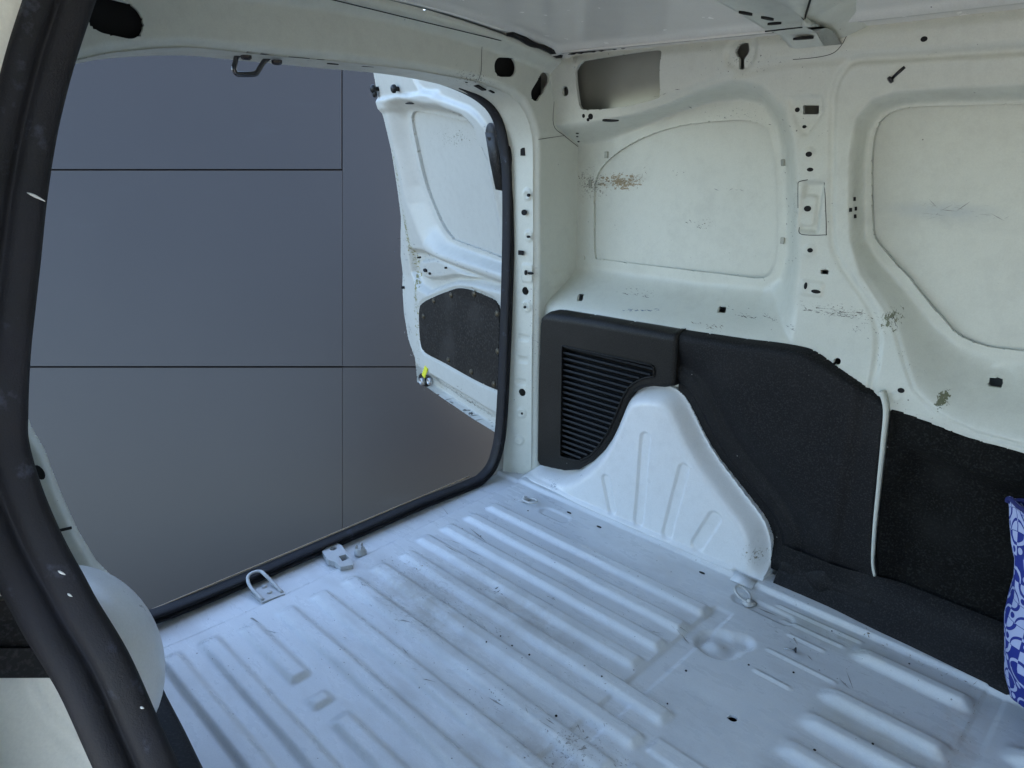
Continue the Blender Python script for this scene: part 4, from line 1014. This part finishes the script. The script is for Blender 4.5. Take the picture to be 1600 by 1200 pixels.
def at_door(u, v, off=0.): s_, z = dpx(u, v, off); return dpt(np.array(s_), np.array(z), off)
for u, v in [(662, 494), (678, 470), (705, 461), (741, 459), (777, 490), (778, 549), (737, 581), (701, 562), (772, 600)]:
    p = at_door(u, v, .012); place('bolt', lathe([(.0115, -.002), (.0115, .002), (.009, .005), (0, .006)], 14), p, dn3, M['bolt'], DOOR)
# black check strap / stay
pa, pb = at_door(768, 207, .014), at_door(784, 296, .014)
stp = sweep('check_strap', [pa+dn3*.004, (pa+pb)/2+dn3*.006, pb+dn3*.004], [(-.026, -.004), (-.026, .003), (-.018, .007), (.018, .007), (.026, .003), (.026, -.004)], M['slab'], DOOR, up=tuple(dn3))
place('strap_end', lathe([(.026, -.003), (.026, .004), (.018, .0075), (0, .0078)], 20), pa+dn3*.001, dn3, M['slab'], stp)
# rubber buffers at the top and a dark slot
for u, v in [(591, 139), (624, 139)]:
    p = at_door(u, v, .01); bf = place('rubber_buffer', lathe([(.008, -.01), (.008, .014), (.014, .016), (.014, .024), (.010, .028), (0, .028)], 14), p, dn3, M['rubber'], DOOR)
p = at_door(587, 146, .01); place('rubber_buffer', lathe([(.014, 0), (.014, .008), (0, .010)], 14), p, dn3, M['rubber'], DOOR)
for u, v, a, b_ in [(630, 178, .0, 0), (644, 161.5, .055, .006), (668, 422, .026, .014), (675, 427, .008, .010), (700, 418, .007, .008), (657, 402, .006, .007), (632, 449, .008, .012)]:
    if a: p = at_door(u, v, .0); place('slot_hole', disc_vf(a/2, b_/2, 10, .014), p, dn3, M['void'], DOOR, tang=tuple(-np.array([DD[0], DD[1], 0])), smooth=False)
# latch with yellow tag
p = at_door(664, 594, -.01)
lt = place('latch', box_vf(.075, .045, .03, .2), p, dn3, M['dkmetal'], DOOR, tang=(DD[0], DD[1], 0), smooth=False)
for du in (-5, 7):
    p2 = at_door(664+du, 596, .02); place('latch_roller', lathe([(.016, -.01), (.016, .006), (.010, .008), (.009, .004), (0, .004)], 14), p2, dn3, M['steel'], lt)
p3 = at_door(664, 581, .02); place('tag', box_vf(.045, .032, .004, .2), p3, dn3+np.array([0, 0, .3]), M['yellow'], lt, tang=(.2, 0, 1), smooth=False)

def hit_door(uv):
    out = []
    for u, v in uv:
        s_, z = dpx(u, v, .0); X_, Y_, Z_ = door_pos(np.array([[s_]]), np.array([[z]])); out.append((X_[0, 0]+DN[0]*.0015, Y_[0, 0]+DN[1]*.0015, Z_[0, 0]))
    return np.array(out)
scrapes('paint_scrapes', [(695, 170, 735, 190, 26, 4, 6, 1), (635, 385, 690, 410, 26, 10, 4, 1), (634, 480, 648, 560, 30, 6, 6, 4), (660, 606, 770, 670, 44, 3, 10, 1), (640, 395, 780, 430, 24, 10, 4, 2), (735, 448, 770, 462, 12, 3, 6, 3), (606, 210, 645, 560, 20, 3, 5, 1), (700, 600, 760, 620, 16, 12, 4, 1)], hit_door, DOOR, 8, MS)
# ================================================================== THINGS AROUND
# screw lying on the floor
pp = onZ(1236, 1015, .004); zs = floor_z(pp[0], pp[1])
scr = empty('loose_screw', (pp[0], pp[1], zs), 'tiny loose metal screw lying on the white ribbed van floor near the thin ribs', 'screw')
dirn = np.array([.9, .38, .12]); dirn /= np.linalg.norm(dirn)
pa = np.array([pp[0]-.012, pp[1]-.004, zs+.0025]); pb = pa+dirn*.020
sweep('shank', [pa, pb], circ(.0017, 8), M['steel'], scr, up=(0, 0, 1))
place('head', lathe([(.002, -.002), (.0055, .001), (.0055, .003), (0, .003)], 12), pb, dirn, M['dkmetal'], scr)

# patterned bag at the right edge
def bagmat():
    g = NG('blue_scroll_fabric', .75, .3)
    uv = g.n('ShaderNodeUVMap', _uv_map='UVMap').outputs[0]
    cell = g.n('ShaderNodeVectorMath', _operation='MULTIPLY', i0=uv, i1=(1, 1, 0)).outputs[0]
    fl = g.n('ShaderNodeVectorMath', _operation='FLOOR', i0=cell).outputs[0]; fr = g.n('ShaderNodeVectorMath', _operation='FRACTION', i0=cell).outputs[0]
    wn = g.n('ShaderNodeTexWhiteNoise', Vector=fl, _noise_dimensions='2D').outputs['Value']
    fx = g.n('ShaderNodeSeparateXYZ', Vector=fr)
    flip = g.math('GREATER_THAN', wn, .5)
    x = g.math('ABSOLUTE', g.math('SUBTRACT', fx.outputs[0], flip)); y = fx.outputs[1]
    def ringm(cx_, cy_, r, w_):
        dx = g.math('SUBTRACT', x, cx_); dy = g.math('SUBTRACT', y, cy_)
        L = g.math('SQRT', g.math('ADD', g.math('MULTIPLY', dx, dx), g.math('MULTIPLY', dy, dy)))
        # stroke swells along its length
        wv = g.math('MULTIPLY', g.math('ADD', g.math('MULTIPLY', y, .8), .35), w_)
        return g.math('LESS_THAN', g.math('ABSOLUTE', g.math('SUBTRACT', L, r)), wv)
    k = g.math('MAXIMUM', ringm(0, 0, .52, .085), ringm(1, 1, .5, .085))
    k = g.math('MAXIMUM', k, ringm(.78, .25, .06, .14))
    edge = g.math('MULTIPLY', g.math('GREATER_THAN', x, .03), g.math('GREATER_THAN', y, .03))
    sq = g.math('GREATER_THAN', g.n('ShaderNodeTexWhiteNoise', Vector=fl, _noise_dimensions='3D').outputs['Value'], .62)
    k = g.math('ABSOLUTE', g.math('SUBTRACT', k, g.math('MULTIPLY', sq, edge)))
    g.base(g.mix(k, (.013, .026, .21), (.36, .41, .60))); g.bump(g.noise(400, 2), .3, .0006)
    return g.m
def bag():
    cx_, cy_ = .135, 1.30; zb = .055
    c = onY(1590, 1066, 1.36)
    pxs = [(1575, 772), (1583, 815), (1592, 860), (1583, 900), (1576, 950), (1573, 1000), (1578, 1035), (1586, 1066)]
    L = [onY(u, v, 1.36) for u, v in pxs][::-1]
    n = 44; m = 40; edge = resamp(np.array(L), m)
    x_r = .30
    vs, fs, uvs = [], [], []
    for j in range(m):
        xl, zl = edge[j][0], edge[j][2]; f = j/(m-1)
        cxx = (xl+x_r)/2; a = (x_r-xl)/2; bdep = .075*(1-f**2.2*.82)
        for i in range(n):
            th = 2*math.pi*i/n; ct, st_ = math.cos(th), math.sin(th)
            e = .62; X = cxx+a*math.copysign(abs(ct)**e, ct); Y = 1.345+bdep*math.copysign(abs(st_)**e, st_)
            Y += .006*math.sin(f*14+ct*5)+.004*math.sin(th*7+f*9); X += .003*math.sin(th*5+f*17)
            vs.append((X, Y, zl+.004*math.sin(th*6)*f))
    for j in range(m-1):
        for i in range(n): fs.append((j*n+i, j*n+(i+1) % n, (j+1)*n+(i+1) % n, (j+1)*n+i))
    fs.append(tuple(range(n))[::-1])
    me = mesh('fabric', vs, fs); uvl = me.uv_layers.new(name='UVMap')
    for poly in me.polygons:
        for li in poly.loop_indices:
            vi = me.loops[li].vertex_index; i, j = vi % n, vi//n
            u_ = i/n*18
            if i == 0 and any(me.loops[k].vertex_index % n == n-1 for k in poly.loop_indices): u_ = 18
            uvl.data[li].uv = (u_, j/(m-1)*9.5)
    t = empty('shopping_bag', (.13, 1.345, edge[0][2]), 'blue and white scroll patterned fabric bag standing against the dark side liner', 'bag')
    body = link('fabric', me, bagmat(), t)
    # rim hem and handles
    top = [vs[(m-1)*n+i] for i in range(n)]
    sweep('hem', np.array(top)+np.array([0, 0, -.004]), circ(.004, 6), M['blue'], t, up=(0, 0, 1), closed=True)
    for dy in (-.012, .012):
        zt = edge[-1][2]; hp_ = crv([(.02, 1.345+dy, zt-.02), (.03, 1.345+dy*2, zt+.06), (.10, 1.345+dy*2.4, zt+.11), (.19, 1.345+dy*2.4, zt+.11), (.25, 1.345+dy*2, zt+.06), (.26, 1.345+dy, zt-.02)], 6)
        sweep('handle', hp_, [(-.001, -.012), (-.001, .012), (.001, .012), (.001, -.012)], M['blue'], t, up=(0, 0, 1))
M['blue'] = flat('navy_webbing', (.012, .018, .12), .8)
bag()

# ------------------------------------------------------------------ outside
D0 = 3.42
ax = RM@np.array([0, 0, -1.])
def wpt(u, v, d=D0): return CAM+ray(u, v)*d
cl = empty('cladding_wall', tuple(wpt(500, 900)), 'smooth dark grey panel wall with thin joints standing behind the open van doors', 'wall')
def panel(u0, v0, u1, v1, gap=(0, 0, 0, 0), d=D0):
    a = gap
    P = [wpt(u0+a[0], v0+a[1], d), wpt(u1-a[2], v0+a[1], d), wpt(u1-a[2], v1-a[3], d), wpt(u0+a[0], v1-a[3], d)]
    back = ax*.03; bev = .0012*F_PX/D0
    Q = [wpt(u0+a[0]+.4, v0+a[1]+.4, d-.0015), wpt(u1-a[2]-.4, v0+a[1]+.4, d-.0015), wpt(u1-a[2]-.4, v1-a[3]-.4, d-.0015), wpt(u0+a[0]+.4, v1-a[3]-.4, d-.0015)]
    vs = [tuple(p) for p in Q]+[tuple(p) for p in P]+[tuple(p+back) for p in P]
    fs = [(0, 3, 2, 1)]+[(k, (k+1) % 4, 4+(k+1) % 4, 4+k) for k in range(4)]+[(4+k, 4+(k+1) % 4, 8+(k+1) % 4, 8+k) for k in range(4)]+[(8, 9, 10, 11)]
    link('panel', mesh('panel', vs, fs), M['clad'], cl, smooth=False)
TOPV = 40
panel(-900, TOPV, 535, 265.5, (0, 0, 1.3, 1.1)); panel(-900, 265.5, 535, 573.5, (0, 1.0, .06, 1.2)); panel(-900, 573.5, 535, 1350, (0, 1.0, .06, 0))
panel(535, TOPV, 690, 573.5, (.08, 0, 0, .9)); panel(535, 573.5, 980, 1350, (.08, .7, 0, 0))
vs = []
for u, v in ((-890, TOPV+6), (686, TOPV+6), (686, 1340), (-890, 1340)): vs.append(wpt(u, v, D0)+ax*.032)
vs += [p+ax*.05 for p in vs]
link('backing', mesh('backing', [tuple(p) for p in vs], [(0, 1, 2, 3), (7, 6, 5, 4), (0, 4, 5, 1), (1, 5, 6, 2), (2, 6, 7, 3), (3, 7, 4, 0)]), M['void'], cl, smooth=False)

def ground():
    xs = np.concatenate([[-800, -200, -60, -20, -10, -6], np.linspace(-4.5, -1.4, 32), [-1, 0, 2, 6, 20, 60, 200, 800]])
    ys = np.concatenate([[-800, -200, -60, -20, -8, -4], np.linspace(-3, 5, 17), [8, 20, 60, 200, 800]])
    vs = []
    for x in xs:
        for y in ys: vs.append((x, y, -.62-.95*float(sstep((-1.62-x)/.34))))
    m = len(ys); fs = [(i*m+j, (i+1)*m+j, (i+1)*m+j+1, i*m+j+1) for i in range(len(xs)-1) for j in range(m-1)]
    return tag(link('ground', mesh('ground', vs, fs), M['pave']), kind='structure')
ground()

for o_ in list(VAN.children):
    n_ = o_.name.split('.')[0]
    if n_ == 'rear_door': o_['label'] = 'white rear door swung open, with a black lower cover plate'
    if n_ == 'vent_cover': o_['label'] = 'black plastic vent cover with louvres left of the wheel arch'
    if n_ == 'side_door_seal': o_['label'] = 'worn black rubber seal close to the viewer'
